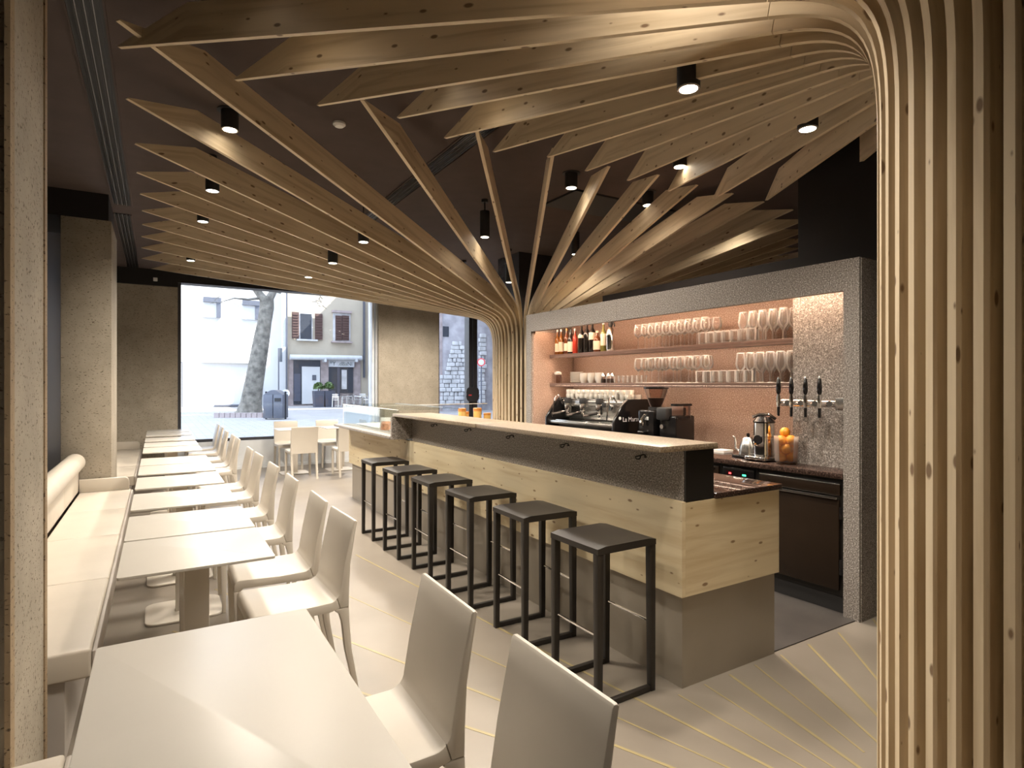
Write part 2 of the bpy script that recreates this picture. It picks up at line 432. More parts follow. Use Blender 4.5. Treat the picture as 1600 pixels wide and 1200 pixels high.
# dark structural column behind the back bar + soffit
ST('wall_column_bar', box(BM(), (4.14, 1.55, 2.31), (4.8, 2.66, ZC)), 'dark_paint', 'black boxed column above the right end of the back bar', 'column')
ST('trim_2', box(BM(), (4.2, 2.66, 2.31), (4.7, 5.0, 2.47)), 'dark_paint', 'black soffit box running behind the back bar header', 'boxing')
ST('wall_column_tree', box(BM(), (4.40, 7.06, 0), (5.0, 7.66, ZC)), 'column_paint', 'dark column wrapped by the far timber tree', 'column')
ST('floor_bar', box(BM(), (2.95, 2.04, 0.0), (4.4, 7.0, .006)), 'bar_floor', 'dark grey floor strip behind the counter', 'floor')
ST('trim_3', box(BM(), (3.45, 4.5, ZC - .02), (5.1, 5.05, ZC)), 'black_matte', 'black ceiling cassette panel above the bar', 'ceiling panel')

# inlay strips in the floor, radiating from the near tree
CB = (2.184, .561); PH1 = 127.998; DPB = -7.346
rs = random.Random(3)
for i in range(-7, 14):
    a = math.radians(PH1 + DPB * i)
    r0 = .62; r1 = min(4.6, 2.1 / max(.01, -math.cos(a)) if math.cos(a) < 0 else 9)
    if math.cos(a) > .1:  # stops at the counter end and the bar floor
        r1 = min(r1, (2.015 - CB[1]) / max(.05, math.sin(a)))
    elif abs(math.cos(a)) <= .1: r1 = 1.44
    x_end = CB[0] + r1 * math.cos(a)
    if CB[1] + r1 * math.sin(a) > 2.01 and x_end > 2.15: r1 = 1.44 / math.sin(a)
    hw = rs.choice((.0045, .006, .0075)); rr0 = r0 + rs.random() * .2
    bm = box(BM(), (rr0, -hw, 0), (r1, hw, .0012))
    o = P('inlay_strip', bm, 'inlay_yellow', FLOOR); o.location = (CB[0], CB[1], 0); o.rotation_euler = (0, 0, a)

# ================================================================== timber trees
def rib_mesh(name, r, zv, sj, zj, R, zt, cut, d, t, part):
    """profile in (s,z); returns meshes with uv along the board"""
    al = math.atan2(zt - zj, R - sj); dv = (math.cos(al), math.sin(al))
    st = []  # (bottom point, normal)
    if part == 'post':
        for z in (0, .6, 1.2, zv): st.append(((r, z), (-1, 0)))
        k = .62 * math.hypot(sj - r, zj - zv)
        p0, p3 = (r, zv), (sj, zj); p1 = (r, zv + k * .95); p2 = (sj - dv[0] * k * .8, zj - dv[1] * k * .8)
        nb = 14
        for q in range(1, nb + 1):
            u = q / nb; c0, c1_, c2, c3 = (1 - u) ** 3, 3 * u * (1 - u) ** 2, 3 * u * u * (1 - u), u ** 3
            x = c0 * p0[0] + c1_ * p1[0] + c2 * p2[0] + c3 * p3[0]; z = c0 * p0[1] + c1_ * p1[1] + c2 * p2[1] + c3 * p3[1]
            e0, e1, e2 = 3 * (1 - u) ** 2, 6 * u * (1 - u), 3 * u * u
            tx = e0 * (p1[0] - p0[0]) + e1 * (p2[0] - p1[0]) + e2 * (p3[0] - p2[0]); tz = e0 * (p1[1] - p0[1]) + e1 * (p2[1] - p1[1]) + e2 * (p3[1] - p2[1])
            l = math.hypot(tx, tz); st.append(((x, z), (-tz / l, tx / l)))
        tops = [(b_[0] + n[0] * d, b_[1] + n[1] * d) for b_, n in st]
        bots = [b_ for b_, n in st]
    else:
        g = .0025; n = (-dv[1], dv[0]); L = math.hypot(R - sj, zt - zj)
        bots = [(sj + dv[0] * q, zj + dv[1] * q) for q in (g, L * .5, L - cut, L)]
        tops = [(b_[0] + n[0] * d, b_[1] + n[1] * d) for b_ in bots[:3]]
        tops.append((bots[3][0] + n[0] * .006, bots[3][1] + n[1] * .006))
    vs_, fs, uvs = [], [], []
    u = 0; us = []
    for i in range(len(bots)):
        if i: u += math.hypot(bots[i][0] - bots[i - 1][0], bots[i][1] - bots[i - 1][1])
        us.append(u)
        b_, tp = bots[i], tops[i]
        vs_ += [(b_[0], -t / 2, b_[1]), (b_[0], t / 2, b_[1]), (tp[0], t / 2, tp[1]), (tp[0], -t / 2, tp[1])]
    n_ = len(bots)
    for i in range(n_ - 1):
        a, c = 4 * i, 4 * i + 4
        for k, (v0, v1) in enumerate(((0, t), (1, 1 + d), (3, 3 + t), (5 + d, 5))):
            fs.append((a + k, c + k, c + (k + 1) % 4, a + (k + 1) % 4)); uvs.append(((us[i], v0), (us[i + 1], v0), (us[i + 1], v1), (us[i], v1)))
    fs.append((0, 1, 2, 3)); uvs.append(((0, 0), (0, t), (d, t), (d, 0)))
    e = 4 * (n_ - 1); fs.append((e + 3, e + 2, e + 1, e)); uvs.append(((0, 0), (0, t), (d, t), (d, 0)))
    me = bpy.data.meshes.new(name); me.from_pydata(vs_, [], fs); me.update()
    uvl = me.uv_layers.new(name='uv'); off = part == 'post' and 3.0 or 0.0
    for p, q in zip(me.polygons, uvs):
        for li, (a, c) in zip(p.loop_indices, q): uvl.data[li].uv = (a + off, c)
    bm = bmesh.new(); bm.from_mesh(me); bmesh.ops.recalc_face_normals(bm, faces=bm.faces[:]); bm.to_mesh(me); bm.free()
    me.materials.append(MATS['spruce'])
    me.polygons.foreach_set('use_smooth', [True] * len(me.polygons)); me.set_sharp_from_angle(angle=math.radians(35))
    return me
def add_rib(tree, az, R, cut, prm):
    r, zv, sj, zj, zt, d, t = prm
    a = math.radians(az)
    o = ob('rib', rib_mesh('rib', r, zv, sj, zj, R, zt, cut, d, t, 'post'), tree); o.rotation_euler = (0, 0, a)
    if R > sj + .2:
        ob('arm', rib_mesh('arm', r, zv, sj, zj, R, zt, cut, d, t, 'arm'), o)
CA = (4.422, 6.980)
ta = T('timber_tree', 'far fan of pale spruce ribs rising from a slatted trunk behind the counter', 'timber tree', (CA[0], CA[1], 0))
tipsA = [5.6, 5.27, 4.94, 4.72, 4.59, 4.55, 4.6, 4.74, 4.96, 5.33, 5.84, 4.81, 4.27, 3.96, 3.65, 3.57, 3.48, 3.47, 3.5, 3.59]
for i in range(25):
    az = 143.2 + 7.513 * i; a = math.radians(az)
    R = tipsA[i] if i < 20 else min(3.6, 3.46 / abs(math.sin(a)))
    nrm = abs(math.cos(a)) if i < 11 else abs(math.sin(a))
    add_rib(ta, az, R, min(.62, .36 / max(nrm, .5)), (.435, 1.98, .82, 2.455, 3.23, .185, .026))
tb = T('timber_tree', 'near fan of pale spruce ribs curving up from the slatted trunk at right', 'timber tree', (CB[0], CB[1], 0))
tipsB = {1: 3.81, 2: 3.54, 3: 3.39, 4: 3.14, 5: 3.18, 6: 3.18, 7: 3.07, 8: 3.22, 9: 3.34, 10: 3.56, 11: 3.78, 12: 3.89}
for i in range(-18, 17):
    az = PH1 + DPB * (i - 1); a = math.radians(az)
    R = tipsB.get(i)
    if R is None:
        R = 3.6
        if math.cos(a) < -.05: R = min(R, 2.33 / -math.cos(a))
        if math.sin(a) > .05: R = min(R, 3.1 / math.sin(a))
        if math.sin(a) < -.05: R = min(R, 3.2 / -math.sin(a))
    add_rib(tb, az, R, .36 / max(abs(math.sin(a)), .55), (.485, 2.28, .80, 2.743, 3.2, .185, .022))
P('core', prism(BM(), circ(0, 0, .24, 16), 0, ZC), 'dark_paint', tb)

# ================================================================== counter
W0 = .917
ct = T('bar_counter', 'long bar counter with grey plinth, spruce front and speckled granite top', 'counter', (2.2, 2.0, 0))
def cl(lo, hi): return (lo[0] - 2.2, lo[1] - 2.0, lo[2]), (hi[0] - 2.2, hi[1] - 2.0, hi[2])
def cbox(lo, hi, bev=0): a, b_ = cl(lo, hi); return box(BM(), a, b_, bev)
P('plinth', cbox((2.212, 2.03, 0), (2.94, 7.72, .455)), 'base_grey', ct)
P('front_panel', cbox((2.19, 2.012, .455), (2.215, 5.865, .922)), 'spruce_panel', ct, grain=1)
P('front_panel', cbox((2.19, 5.869, .455), (2.215, 7.8, .945)), 'spruce_panel', ct, grain=1)
P('end_panel', cbox((2.2155, 2.012, .455), (2.955, 2.034, .917)), 'spruce_panel', ct, grain=0)
P('back_panel', cbox((2.93, 2.036, .455), (2.945, 7.7, .917)), 'black_panel', ct)
P('worktop', cbox((2.425, 2.0, .917), (2.97, 5.63, .946), .002), 'granite_polished', ct, 'polished dark brown stone worktop')
P('upstand', cbox((2.215, 2.024, .922), (2.424, 5.6, 1.174)), 'granite', ct)
P('upstand_end', cbox((2.218, 2.014, .922), (2.421, 2.0235, 1.174)), 'black_panel', ct, 'black end panel of the raised bar')
P('bar_top', cbox((2.03, 1.995, 1.1745), (2.43, 3.86, 1.203), .002), 'granite_top', ct)
P('bar_top', cbox((2.02, 3.863, 1.1745), (2.43, 5.64, 1.203), .002), 'granite_top', ct)
P('bracket_panel', cbox((2.0, 5.605, .945), (2.424, 5.64, 1.174)), 'granite', ct)
for px, py in ((638.5, 657.5), (681, 664.5), (734, 672), (800.5, 682.5), (886, 696), (1006, 714)):
    u = (px - 800) / F; d = 2.205 / (S_ + u * C_); y = d * (C_ - u * S_); z = zat(py, d)
    pts = []
    for k in range(7): a = PI * (1.05 - k / 6 * 1.05) + PI; pts.append((-.035 + .014 * math.cos(a), 0, .002 + .014 * math.sin(a)))
    for k in range(1, 7): a = PI - k / 6 * PI * 1.1; pts.append((-.007 + .014 * math.cos(a), 0, .002 + .010 * math.sin(a)))
    bm = BM(); tube(bm, [(p[0], p[1], p[2]) for p in pts], .0042, 6); lathe(bm, [(.009, -.004), (.009, .004)], 8, (.006, 0, 0))
    o = P('bag_hook', bm, 'black_matte', ct); o.location = (2.209 - 2.2, y - 2.0, z); o.rotation_euler = (0, 0, -.5)
# display end of the counter
dc = T('display_counter', 'glass display case with granite slab at the far end of the counter', 'display case', (2.0, 5.65, 0))
def dbox(lo, hi, bev=0): return box(BM(), (lo[0] - 2.0, lo[1] - 5.65, lo[2]), (hi[0] - 2.0, hi[1] - 5.65, hi[2]), bev)
P('slab', dbox((1.99, 5.645, .946), (2.9, 7.8, .975), .002), 'granite', dc)
P('slab', dbox((2.9, 6.75, .946), (3.9, 7.5, .975), .002), 'granite', dc)
P('body', dbox((2.96, 6.8, 0), (3.85, 7.4, .945)), 'base_grey', dc)
P('front_glass', dbox((2.09, 5.66, .976), (2.098, 7.7, 1.232)), 'case_glass', dc)
P('end_glass', dbox((2.099, 7.692, .976), (2.8, 7.70, 1.232)), 'case_glass', dc)
P('top_glass', dbox((2.09, 5.66, 1.2325), (2.8, 7.7, 1.240)), 'case_glass', dc)
P('rear_glass', dbox((2.4, 7.15, 1.225), (3.93, 7.22, 1.233)), 'case_glass', dc)
P('glass_edge', dbox((2.4, 7.142, 1.224), (3.93, 7.149, 1.234)), 'glass_rim', dc)
P('glass_edge', dbox((2.083, 5.66, 1.2325), (2.0895, 7.7, 1.240)), 'glass_rim', dc)
P('glass_edge', dbox((2.086, 7.69, .976), (2.0895, 7.70, 1.232)), 'glass_rim', dc)
P('tray', dbox((2.2, 6.1, .976), (2.7, 7.5, .995), .006), 'white_plastic', dc)
def card(y, h, label):
    t = T('menu_card', label, 'card', (2.17, y, .976), .9)
    bm = BM(); prism(bm, [(0, 0), (.05, h), (.055, h), (.008, 0)], -.075, .075, 'y'); P('stand', bm, 'paper', t)
    bm = BM(); prism(bm, [(-.003, .012), (.045, h - .02), (.046, h - .02), (-.001, .012)], -.062, .062, 'y'); P('picture', bm, 'card_photo', t, 'reddish food photograph')
card(6.28, .15, 'menu card with reddish food photo inside the display case, farther one')
card(5.84, .13, 'menu card with orange food photo beside the granite bracket panel')
# jars on the far leg
def jar(x, y, r, h, label):
    t = T('preserve_jar', label, 'jar', (x, y, .975), 0, 'jars on the display counter')
    P('body', lathe(BM(), [(r * .9, 0), (r, .01), (r, h * .78), (r * .85, h * .86)], 16), 'jar_honey', t)
    P('lid', lathe(BM(), [(r * 1.04, h * .80), (r * 1.04, h), (r * .9, h + .004)], 16), 'jar_lid', t)
jar(3.47, 7.0, .052, .20, 'honey-coloured jar with orange lid, left of the window mullion')
jar(3.70, 7.0, .055, .20, 'honey-coloured jar with orange lid, right of the window mullion')
jar(3.58, 7.08, .03, .15, 'small squat jar between the two honey jars')
jar(3.84, 6.98, .05, .13, 'low orange-lidded jar beside the slatted trunk')

# ================================================================== back bar
RB = (3.775, 2.014); RHO = math.radians(1.6)
cr, sr = math.cos(RHO), math.sin(RHO)
def L(b_, a, z): return (RB[0] + b_ * cr - a * sr, RB[1] + b_ * sr + a * cr, z)
def a_of(px, b_):
    u = (px - 800) / F; dx, dy = S_ + u * C_, C_ - u * S_
    # RB + b*(cr,sr) + a*(-sr,cr) = t*(dx,dy)
    qx, qy = RB[0] + b_ * cr, RB[1] + b_ * sr
    # solve t*dx + a*sr = qx ; t*dy - a*cr = qy
    det = dx * (-cr) - sr * dy
    t = (qx * (-cr) - sr * qy) / det; a = (dx * qy - dy * qx) / det
    return a, t
AL = 3.72
bb = T('back_bar', 'granite framed back bar with lit niche and stone worktop', 'back bar', (RB[0], RB[1], 0), RHO)
P('right_post', box(BM(), (0, 0, 0), (.24, .10, 2.30)), 'granite', bb)
P('end_cheek', box(BM(), (.015, -.006, 0), (.64, -.0005, 2.298)), 'granite', bb)
P('left_post', box(BM(), (0, AL - .09, 0), (.64, AL, 2.30)), 'granite', bb)
P('header', box(BM(), (0, .1005, 2.10), (.05, 2.2, 2.30)), 'granite', bb)
P('header', box(BM(), (0, 2.203, 2.10), (.05, AL - .0905, 2.30)), 'granite', bb)
P('niche_top', box(BM(), (.0505, .1005, 2.20), (.64, AL - .0905, 2.30)), 'granite_warm_lit', bb)
P('niche_back', box(BM(), (.60, .60, .92), (.64, 2.198, 2.20)), 'granite_warm_lit', bb)
P('niche_back', box(BM(), (.60, 2.202, .92), (.64, AL - .0905, 2.20)), 'granite_warm_lit', bb)
P('niche_side', box(BM(), (.02, AL - .12, .92), (.60, AL - .0905, 2.1)), 'granite_warm_lit', bb)
P('tap_panel', box(BM(), (.25, 0.02, .0), (.64, .595, 2.20)), 'granite', bb)
P('worktop', box(BM(), (-.005, .1005, .885), (.60, AL - .12, .92), .002), 'granite_polished', bb)
P('lower_back', box(BM(), (.60, .6, 0), (.64, AL - .12, .92)), 'black_panel', bb)
for z in (1.815, 1.485):
    P('shelf', box(BM(), (.25, .596, z), (.60, AL - .121, z + .025), .002), 'shelf_wood', bb)
P('header_light', box(BM(), (.065, .15, 2.15), (.09, AL - .15, 2.165)), 'led_strip', bb)
for z in (1.815, 1.485):
    P('shelf_lip', box(BM(), (.25, .596, z - .016), (.258, AL - .121, z - .0005)), 'shelf_wood', bb)
    P('shelf_light', box(BM(), (.268, .65, z - .009), (.282, AL - .2, z - .0005)), 'led_strip', bb)
# refrigerated cabinets under the worktop
def cabinet(y0, y1, label, kind):
    t = T('bar_fridge', label, 'fridge', L(.02, y0, 0), RHO)
    wd = y1 - y0
    P('body', box(BM(), (.02, 0, .12), (.55, wd, .884)), 'black_panel', t); P('kick_plate', box(BM(), (.03, 0, .006), (.55, wd, .1195)), 'black_matte', t)
    if kind == 'door':
        d = P('door', box(BM(), (-.004, .035, .155), (.0195, wd - .02, .745), .004), 'fridge_brown', t)
        P('handle', box(BM(), (-.022, .04, .748), (.0195, wd - .025, .764), .004), 'chrome', d)
        P('frame_rail', box(BM(), (0, .03, .772), (.0195, wd - .02, .842), .004), 'fridge_brown', t)
        P('rail_edge', box(BM(), (-.004, .03, .843), (.0195, wd - .02, .850), .002), 'steel', t)
        P('hinge', box(BM(), (-.008, .008, .26), (.0195, .03, .36), .003), 'black_gloss', t)
        P('hinge', box(BM(), (-.008, .008, .62), (.0195, .03, .70), .003), 'black_gloss', t)
    elif kind == 'control':
        p = P('control_panel', box(BM(), (0, .02, .77), (.0195, wd - .02, .86), .004), 'black_gloss', t)
        P('red_display', box(BM(), (-.004, .20, .795), (-.0005, .26, .835)), 'led_red_off', p)
        P('red_digits', box(BM(), (-.006, .215, .810), (-.0045, .235, .822)), 'led_red', p)
        P('green_display', box(BM(), (-.004, .07, .795), (-.0005, .13, .835)), 'black_gloss', p)
        P('green_digits', box(BM(), (-.006, .085, .808), (-.0045, .115, .820)), 'led_green', p)
        P('grille', box(BM(), (0, .02, .155), (.0195, wd - .02, .76), .004), 'fridge_brown', t)
    else:
        for k in range(3):
            d = P('drawer', box(BM(), (0, .02, .16 + k * .235), (.0195, wd - .02, .385 + k * .235), .006), 'fridge_brown', t)
            P('handle', box(BM(), (-.016, .05, .36 + k * .235), (-.0005, wd - .05, .372 + k * .235), .003), 'black_gloss', d)
cabinet(.103, .735, 'dark brown fridge with steel-edged door beside the granite post', 'door')
cabinet(.738, 1.05, 'black compressor unit with red and green displays', 'control')
cabinet(1.053, 1.75, 'dark brown drawer fridge left of the displays', 'drawer')
cabinet(1.753, 2.65, 'dark drawer fridge hidden mostly behind the counter', 'drawer')
cabinet(2.653, 3.59, 'dark drawer fridge under the coffee machine', 'drawer')

# beer taps
tp = T('beer_tower', 'chrome tube with four black-handled beer taps on the granite panel', 'beer tap', L(.12, .45, 1.366), RHO)
bm = BM(); tube(bm, [(0, .15, 0), (0, -.34, 0)], .026, 14); P('tube', bm, 'chrome', tp)
P('wall_flange', tube(BM(), [(.0, -.3, 0), (.13, -.3, 0)], .02, 10), 'chrome', tp)
P('end_plate', box(BM(), (-.03, -.345, -.04), (.03, -.25, .045), .004), 'steel', tp)
for px in (1217, 1237, 1259, 1281):
    a, _ = a_of(px, .07); y = a - .45
    q = P('tap', tube(BM(), [(0, y - .03, 0), (-.05, y, 0), (-.055, y, 0)], .014, 10), 'chrome', tp)
    bm = BM(); lathe(bm, [(.012, -.03), (.014, 0), (.015, .035), (.010, .06)], 10, (-.055, y, 0)); P('faucet', bm, 'chrome', q)
    bm = BM(); lathe(bm, [(.008, .06), (.015, .075), (.017, .11), (.012, .165), (.006, .172)], 10, (-.055, y, 0)); P('handle', bm, 'black_gloss', q)
    bm = BM(); lathe(bm, [(.006, .172), (.007, .18), (.003, .187)], 8, (-.055, y, 0)); P('handle_tip', bm, 'chrome', q)
    bm = BM(); lathe(bm, [(.009, -.095), (.010, -.06), (.011, -.03)], 10, (-.055, y, 0)); P('nozzle', bm, 'black_gloss', q)
    bm = BM(); tube(bm, [(-.028, y - .055, 0), (-.034, y - .055, 0)], .02, 12); P('medallion', bm, 'chrome', q)

# bottles
def bottle(px, b_, h, r, mat, lab, caplabel, label, neck=.3):
    a, _ = a_of(px, b_)
    t = T('bottle', label, 'bottle', L(b_, a, 1.84), RHO, 'bottles on the upper shelf')
    P('body', lathe(BM(), [(r * .9, 0), (r, .008), (r, h * (1 - neck) * .85), (r * .8, h * (1 - neck) * .96), (r * .36, h * (1 - neck) + h * .08), (r * .33, h * .93)], 14), mat, t)
    P('cap', lathe(BM(), [(r * .38, h * .92), (r * .38, h), (r * .3, h + .003)], 10), caplabel, t)
    if lab: P('label', lathe(BM(), [(r + .001, h * lab[0]), (r + .001, h * lab[1])], 14, caps=False), 'bottle_label', t)
B_ = [(871, .33, .29, .030, 'bottle_amber', (.12, .45), 'paper', 'slim amber bottle at the far left of the upper shelf'),
      (877, .33, .29, .031, 'bottle_amber', (.12, .5), 'paper', 'amber bottle with tall pale label, second from left'),
      (885.5, .31, .29, .034, 'bottle_rum', (.12, .42), 'jar_lid', 'dark bottle with orange cap and white label'),
      (891.5, .30, .27, .034, 'bottle_dark', (.08, .5), 'black_gloss', 'black bottle with large white label'),
      (898.5, .33, .28, .030, 'bottle_red', None, 'paper', 'red liqueur bottle with white square cap'),
      (908.5, .31, .33, .037, 'bottle_dark', (.5, .6), 'jar_lid', 'tall dark wine bottle, left of three'),
      (917, .31, .335, .037, 'bottle_dark', None, 'jar_honey', 'tall dark wine bottle, middle of three'),
      (925.5, .31, .34, .038, 'bottle_dark', (.40, .62), 'paper', 'tall dark wine bottle with cream shoulder label'),
      (933, .29, .22, .041, 'bottle_rum', (.1, .52), 'bottle_label', 'short squat bottle with broad cream label'),
      (943, .31, .31, .033, 'bottle_green', (.2, .6), 'paper', 'square-shouldered olive green spirit bottle')]
for q in B_: bottle(*q)
a, _ = a_of(954, .31)
t = T('soda_siphon', 'steel soda siphon with black lever head at the end of the bottles', 'siphon', L(.31, a, 1.84), RHO)
P('body', lathe(BM(), [(.040, 0), (.045, .02), (.046, .16), (.036, .22), (.016, .25)], 16), 'chrome', t)
P('head', lathe(BM(), [(.018, .25), (.024, .27), (.022, .31), (.010, .325)], 12), 'black_matte', t)
bm = BM(); tube(bm, [(0, 0, .29), (0, -.04, .30), (0, -.06, .25)], .008, 8); P('spout', bm, 'black_matte', t)
bm = BM(); tube(bm, [(0, 0, .32), (0, -.03, .335), (0, -.07, .30)], .007, 8); P('lever', bm, 'black_matte', t)

# glassware (one mesh per kind, each glass an object)
def lathe_me(name, prof, mat, n=14): return finish(lathe(BM(), prof, n, caps=False), name, mat, 60)
WINE = lathe_me('wine_glass', [(.034, .001), (.033, .003), (.006, .007), (.0042, .02), (.0042, .105), (.010, .115), (.034, .135), (.043, .165), (.041, .20), (.033, .238), (.032, .238), (.040, .20), (.042, .166), (.033, .137), (.002, .118)], 'drink_glass')
RIM = lathe_me('rim', [(.033, .2375), (.0342, .2395), (.033, .241), (.0318, .2395), (.033, .2375)], 'glass_rim')
FOOT = lathe_me('foot', [(.0335, 0), (.0345, .0015), (.0335, .003), (.0045, .0055)], 'glass_rim')
FLUTE = lathe_me('cone_glass', [(.036, .001), (.035, .003), (.006, .007), (.005, .02), (.005, .075), (.012, .085), (.036, .125), (.041, .155), (.030, .24), (.029, .24), (.040, .155), (.035, .127), (.002, .09)], 'drink_glass')
RIMC = lathe_me('rim', [(.0295, .2395), (.0308, .2412), (.0295, .243), (.0283, .2412), (.0295, .2395)], 'glass_rim')
TUMB = lathe_me('tumbler', [(.001, .003), (.033, .003), (.036, .10), (.0345, .10), (.0315, .012), (.001, .012)], 'drink_glass')
TRIM = lathe_me('rim', [(.0345, .0992), (.0362, .1005), (.0345, .102), (.0335, .1005), (.0345, .0992)], 'glass_rim')
SHOT = lathe_me('small_glass', [(.001, .003), (.023, .003), (.030, .075), (.0285, .075), (.0215, .012), (.001, .012)], 'drink_glass')
def wineglass(kind, b_, a, z, label, group):
    t = one(kind, WINE if kind == 'wine_glass' else FLUTE, L(b_, a, z), label, 'glass', group)
    ob('rim', RIM if kind == 'wine_glass' else RIMC, t); ob('foot', FOOT, t)
gr = random.Random(5)
for z, nm_ in ((1.84, 'upper'), (1.51, 'lower')):
    a0, _ = a_of(1000, .36); a1, _ = a_of(1108, .36)
    k = 0; a = a0
    while a > a1:
        wineglass('wine_glass', .335 + .004 * gr.random(), a, z, '%s wine glass from left, front row of middle group, %s shelf' % (ORD[k].replace('nearest', 'first'), nm_), 'wine glasses mid %s shelf' % nm_)
        if k % 2 == 0 or nm_ == 'upper': wineglass('wine_glass', .435, a - .045, z, '%s wine glass from left, back row of middle group, %s shelf' % (ORD[k].replace('nearest', 'first'), nm_), 'wine glasses mid %s shelf' % nm_)
        a -= .089; k += 1
    a0, _ = a_of(1098 if nm_ == 'upper' else 1094, .29); a1, _ = a_of(1178, .29)
    a = a0; k = -1
    while a > a1:
        k += 1
        for bb_ in (.285, .375):
            t = one('tumbler', TUMB, L(bb_, a - (.03 if bb_ > .3 else 0), z), '%s clear tumbler from left in the %s row on the %s shelf' % (ORD[k].replace('nearest', 'first'), 'front' if bb_ < .3 else 'back', nm_), 'glass', 'tumblers on the %s shelf' % nm_); ob('rim', TRIM, t)
        a -= .080
    a0, _ = a_of(1172 if nm_ == 'upper' else 1168, .42)
    for r_ in range(3):
        a = a0 - .03 * (r_ % 2); k = -1
        while a > .64:
            k += 1
            wineglass('cone_glass', .33 + .085 * r_, a, z, '%s tapered stemmed glass from left, %s row of right group, %s shelf' % (ORD[k].replace('nearest', 'first'), ('front', 'middle', 'back')[r_], nm_), 'stemmed glasses right %s shelf' % nm_)
            a -= .088
# lower shelf left: jar, plates, mugs, sugar jars, small glasses
a, _ = a_of(872, .32)
t = T('biscuit_jar', 'small glass jar with pale lid at the left end of the lower shelf', 'jar', L(.32, a, 1.51), RHO)
P('body', lathe(BM(), [(.036, 0), (.040, .01), (.040, .08), (.034, .095)], 14), 'hopper_glass', t); P('lid', lathe(BM(), [(.040, .095), (.046, .105), (.044, .125), (.02, .135)], 14), 'white_ceramic', t)
PL = finish(lathe(BM(), [(.045, 0), (.05, .004), (.075, .014), (.074, .017), (.045, .008)], 20), 'saucer', 'white_ceramic', 50)
a, _ = a_of(901, .36)
for k in range(9): one('saucer', PL, L(.36, a, 1.51 + k * .0135), 'white saucer, %s from the bottom of the stack on the lower shelf' % ORD[k].replace('nearest', 'first'), 'saucer', 'stacked saucers')
def cup_mesh(r, h): return finish(lathe(BM(), [(r * .7, 0), (r * .75, .004), (r, h * .55), (r * .98, h), (r * .92, h), (r * .92, h * .6), (r * .6, .008)], 14), 'cup', 'white_ceramic', 50)
MUG = cup_mesh(.042, .11); ESP = cup_mesh(.030, .055)
HND = finish(tube(BM(), [(0, .035, .03), (0, .06, .035), (0, .065, .06), (0, .055, .085), (0, .036, .085)], .005, 6), 'handle', 'white_ceramic')
HNE = finish(tube(BM(), [(0, .026, .016), (0, .042, .02), (0, .044, .034), (0, .028, .042)], .0035, 6), 'handle', 'white_ceramic')
for k, (px, b_) in enumerate(((912, .30), (919, .36), (924, .29), (930, .36), (936, .29))):
    a, _ = a_of(px, b_); t = one('mug', MUG, L(b_, a, 1.51), '%s tall white mug from the saucer stack on the lower shelf' % ORD[k].replace('nearest', 'first'), 'mug', 'white mugs'); ob('handle', HND, t)
for k, px in enumerate((943, 951, 957)):
    a, _ = a_of(px, .31)
    t = T('sugar_jar', ('sugar dispenser with steel top next to the mugs', 'middle sugar dispenser with steel top', 'sugar dispenser with steel top next to small glasses')[k], 'sugar jar', L(.31, a, 1.51), RHO)
    P('body', lathe(BM(), [(.026, 0), (.028, .005), (.026, .07)], 12), 'drink_glass', t); P('sugar', lathe(BM(), [(.023, .002), (.023, .045)], 12), 'bean_brown', t); P('top', lathe(BM(), [(.027, .07), (.022, .09), (.005, .105)], 12), 'steel', t)
a0, _ = a_of(964, .30); a1, _ = a_of(1000, .30); a = a0; k = -1
while a > a1:
    k += 1
    for bb_ in (.29, .36): one('small_glass', SHOT, L(bb_, a, 1.51), '%s small clear glass from the sugar jars, %s row, lower shelf' % (ORD[k].replace('nearest', 'first'), 'front' if bb_ < .3 else 'back'), 'glass', 'small glasses')
    a -= .064

# espresso machine
em = T('espresso_machine', 'three-group chrome and black espresso machine on the back worktop', 'coffee machine', L(.05, 2.25, .92), RHO)
LM = 1.08
P('drip_tray', box(BM(), (-.02, .03, .15), (.30, LM, .185), .006), 'steel', em)
P('tray_grate', box(BM(), (.0, .05, .186), (.24, LM - .03, .194), .002), 'chrome', em)
P('base', box(BM(), (.05, .03, .06), (.48, LM, .1495)), 'black_gloss', em)
P('body', box(BM(), (.25, .04, .1945), (.50, LM - .01, .39), .01), 'steel', em)
P('group_housing', box(BM(), (.14, .08, .34), (.2495, LM - .05, .405), .012), 'steel', em)
P('cup_rack', box(BM(), (.16, .03, .4055), (.50, LM, .418), .004), 'steel', em)
sp = BM(); prism(sp, [(-.04, .05), (-.04, .22), (.06, .36), (.14, .43), (.50, .43), (.50, .05)], 0, .029, 'y', .004); q = P('side_panel', sp, 'black_gloss', em)
sp = BM(); prism(sp, [(-.04, .05), (-.04, .22), (.06, .36), (.14, .43), (.50, .43), (.50, .05)], LM + .001, LM + .03, 'y', .004); P('side_panel', sp, 'black_gloss', em)
text('maker_name', 'La Marzocco', .062, (.23, -.002, .235), (PI / 2, 0, 0), 'white_plastic', q)
P('round_badge', tube(BM(), [(.035, 0, .25), (.035, -.003, .25)], .016, 14), 'white_plastic', q)
for lx in (.06, .40):
    for ly in (.08, LM - .08): P('foot', lathe(BM(), [(.022, 0), (.018, .06)], 10, (lx, ly, 0)), 'black_matte', em)
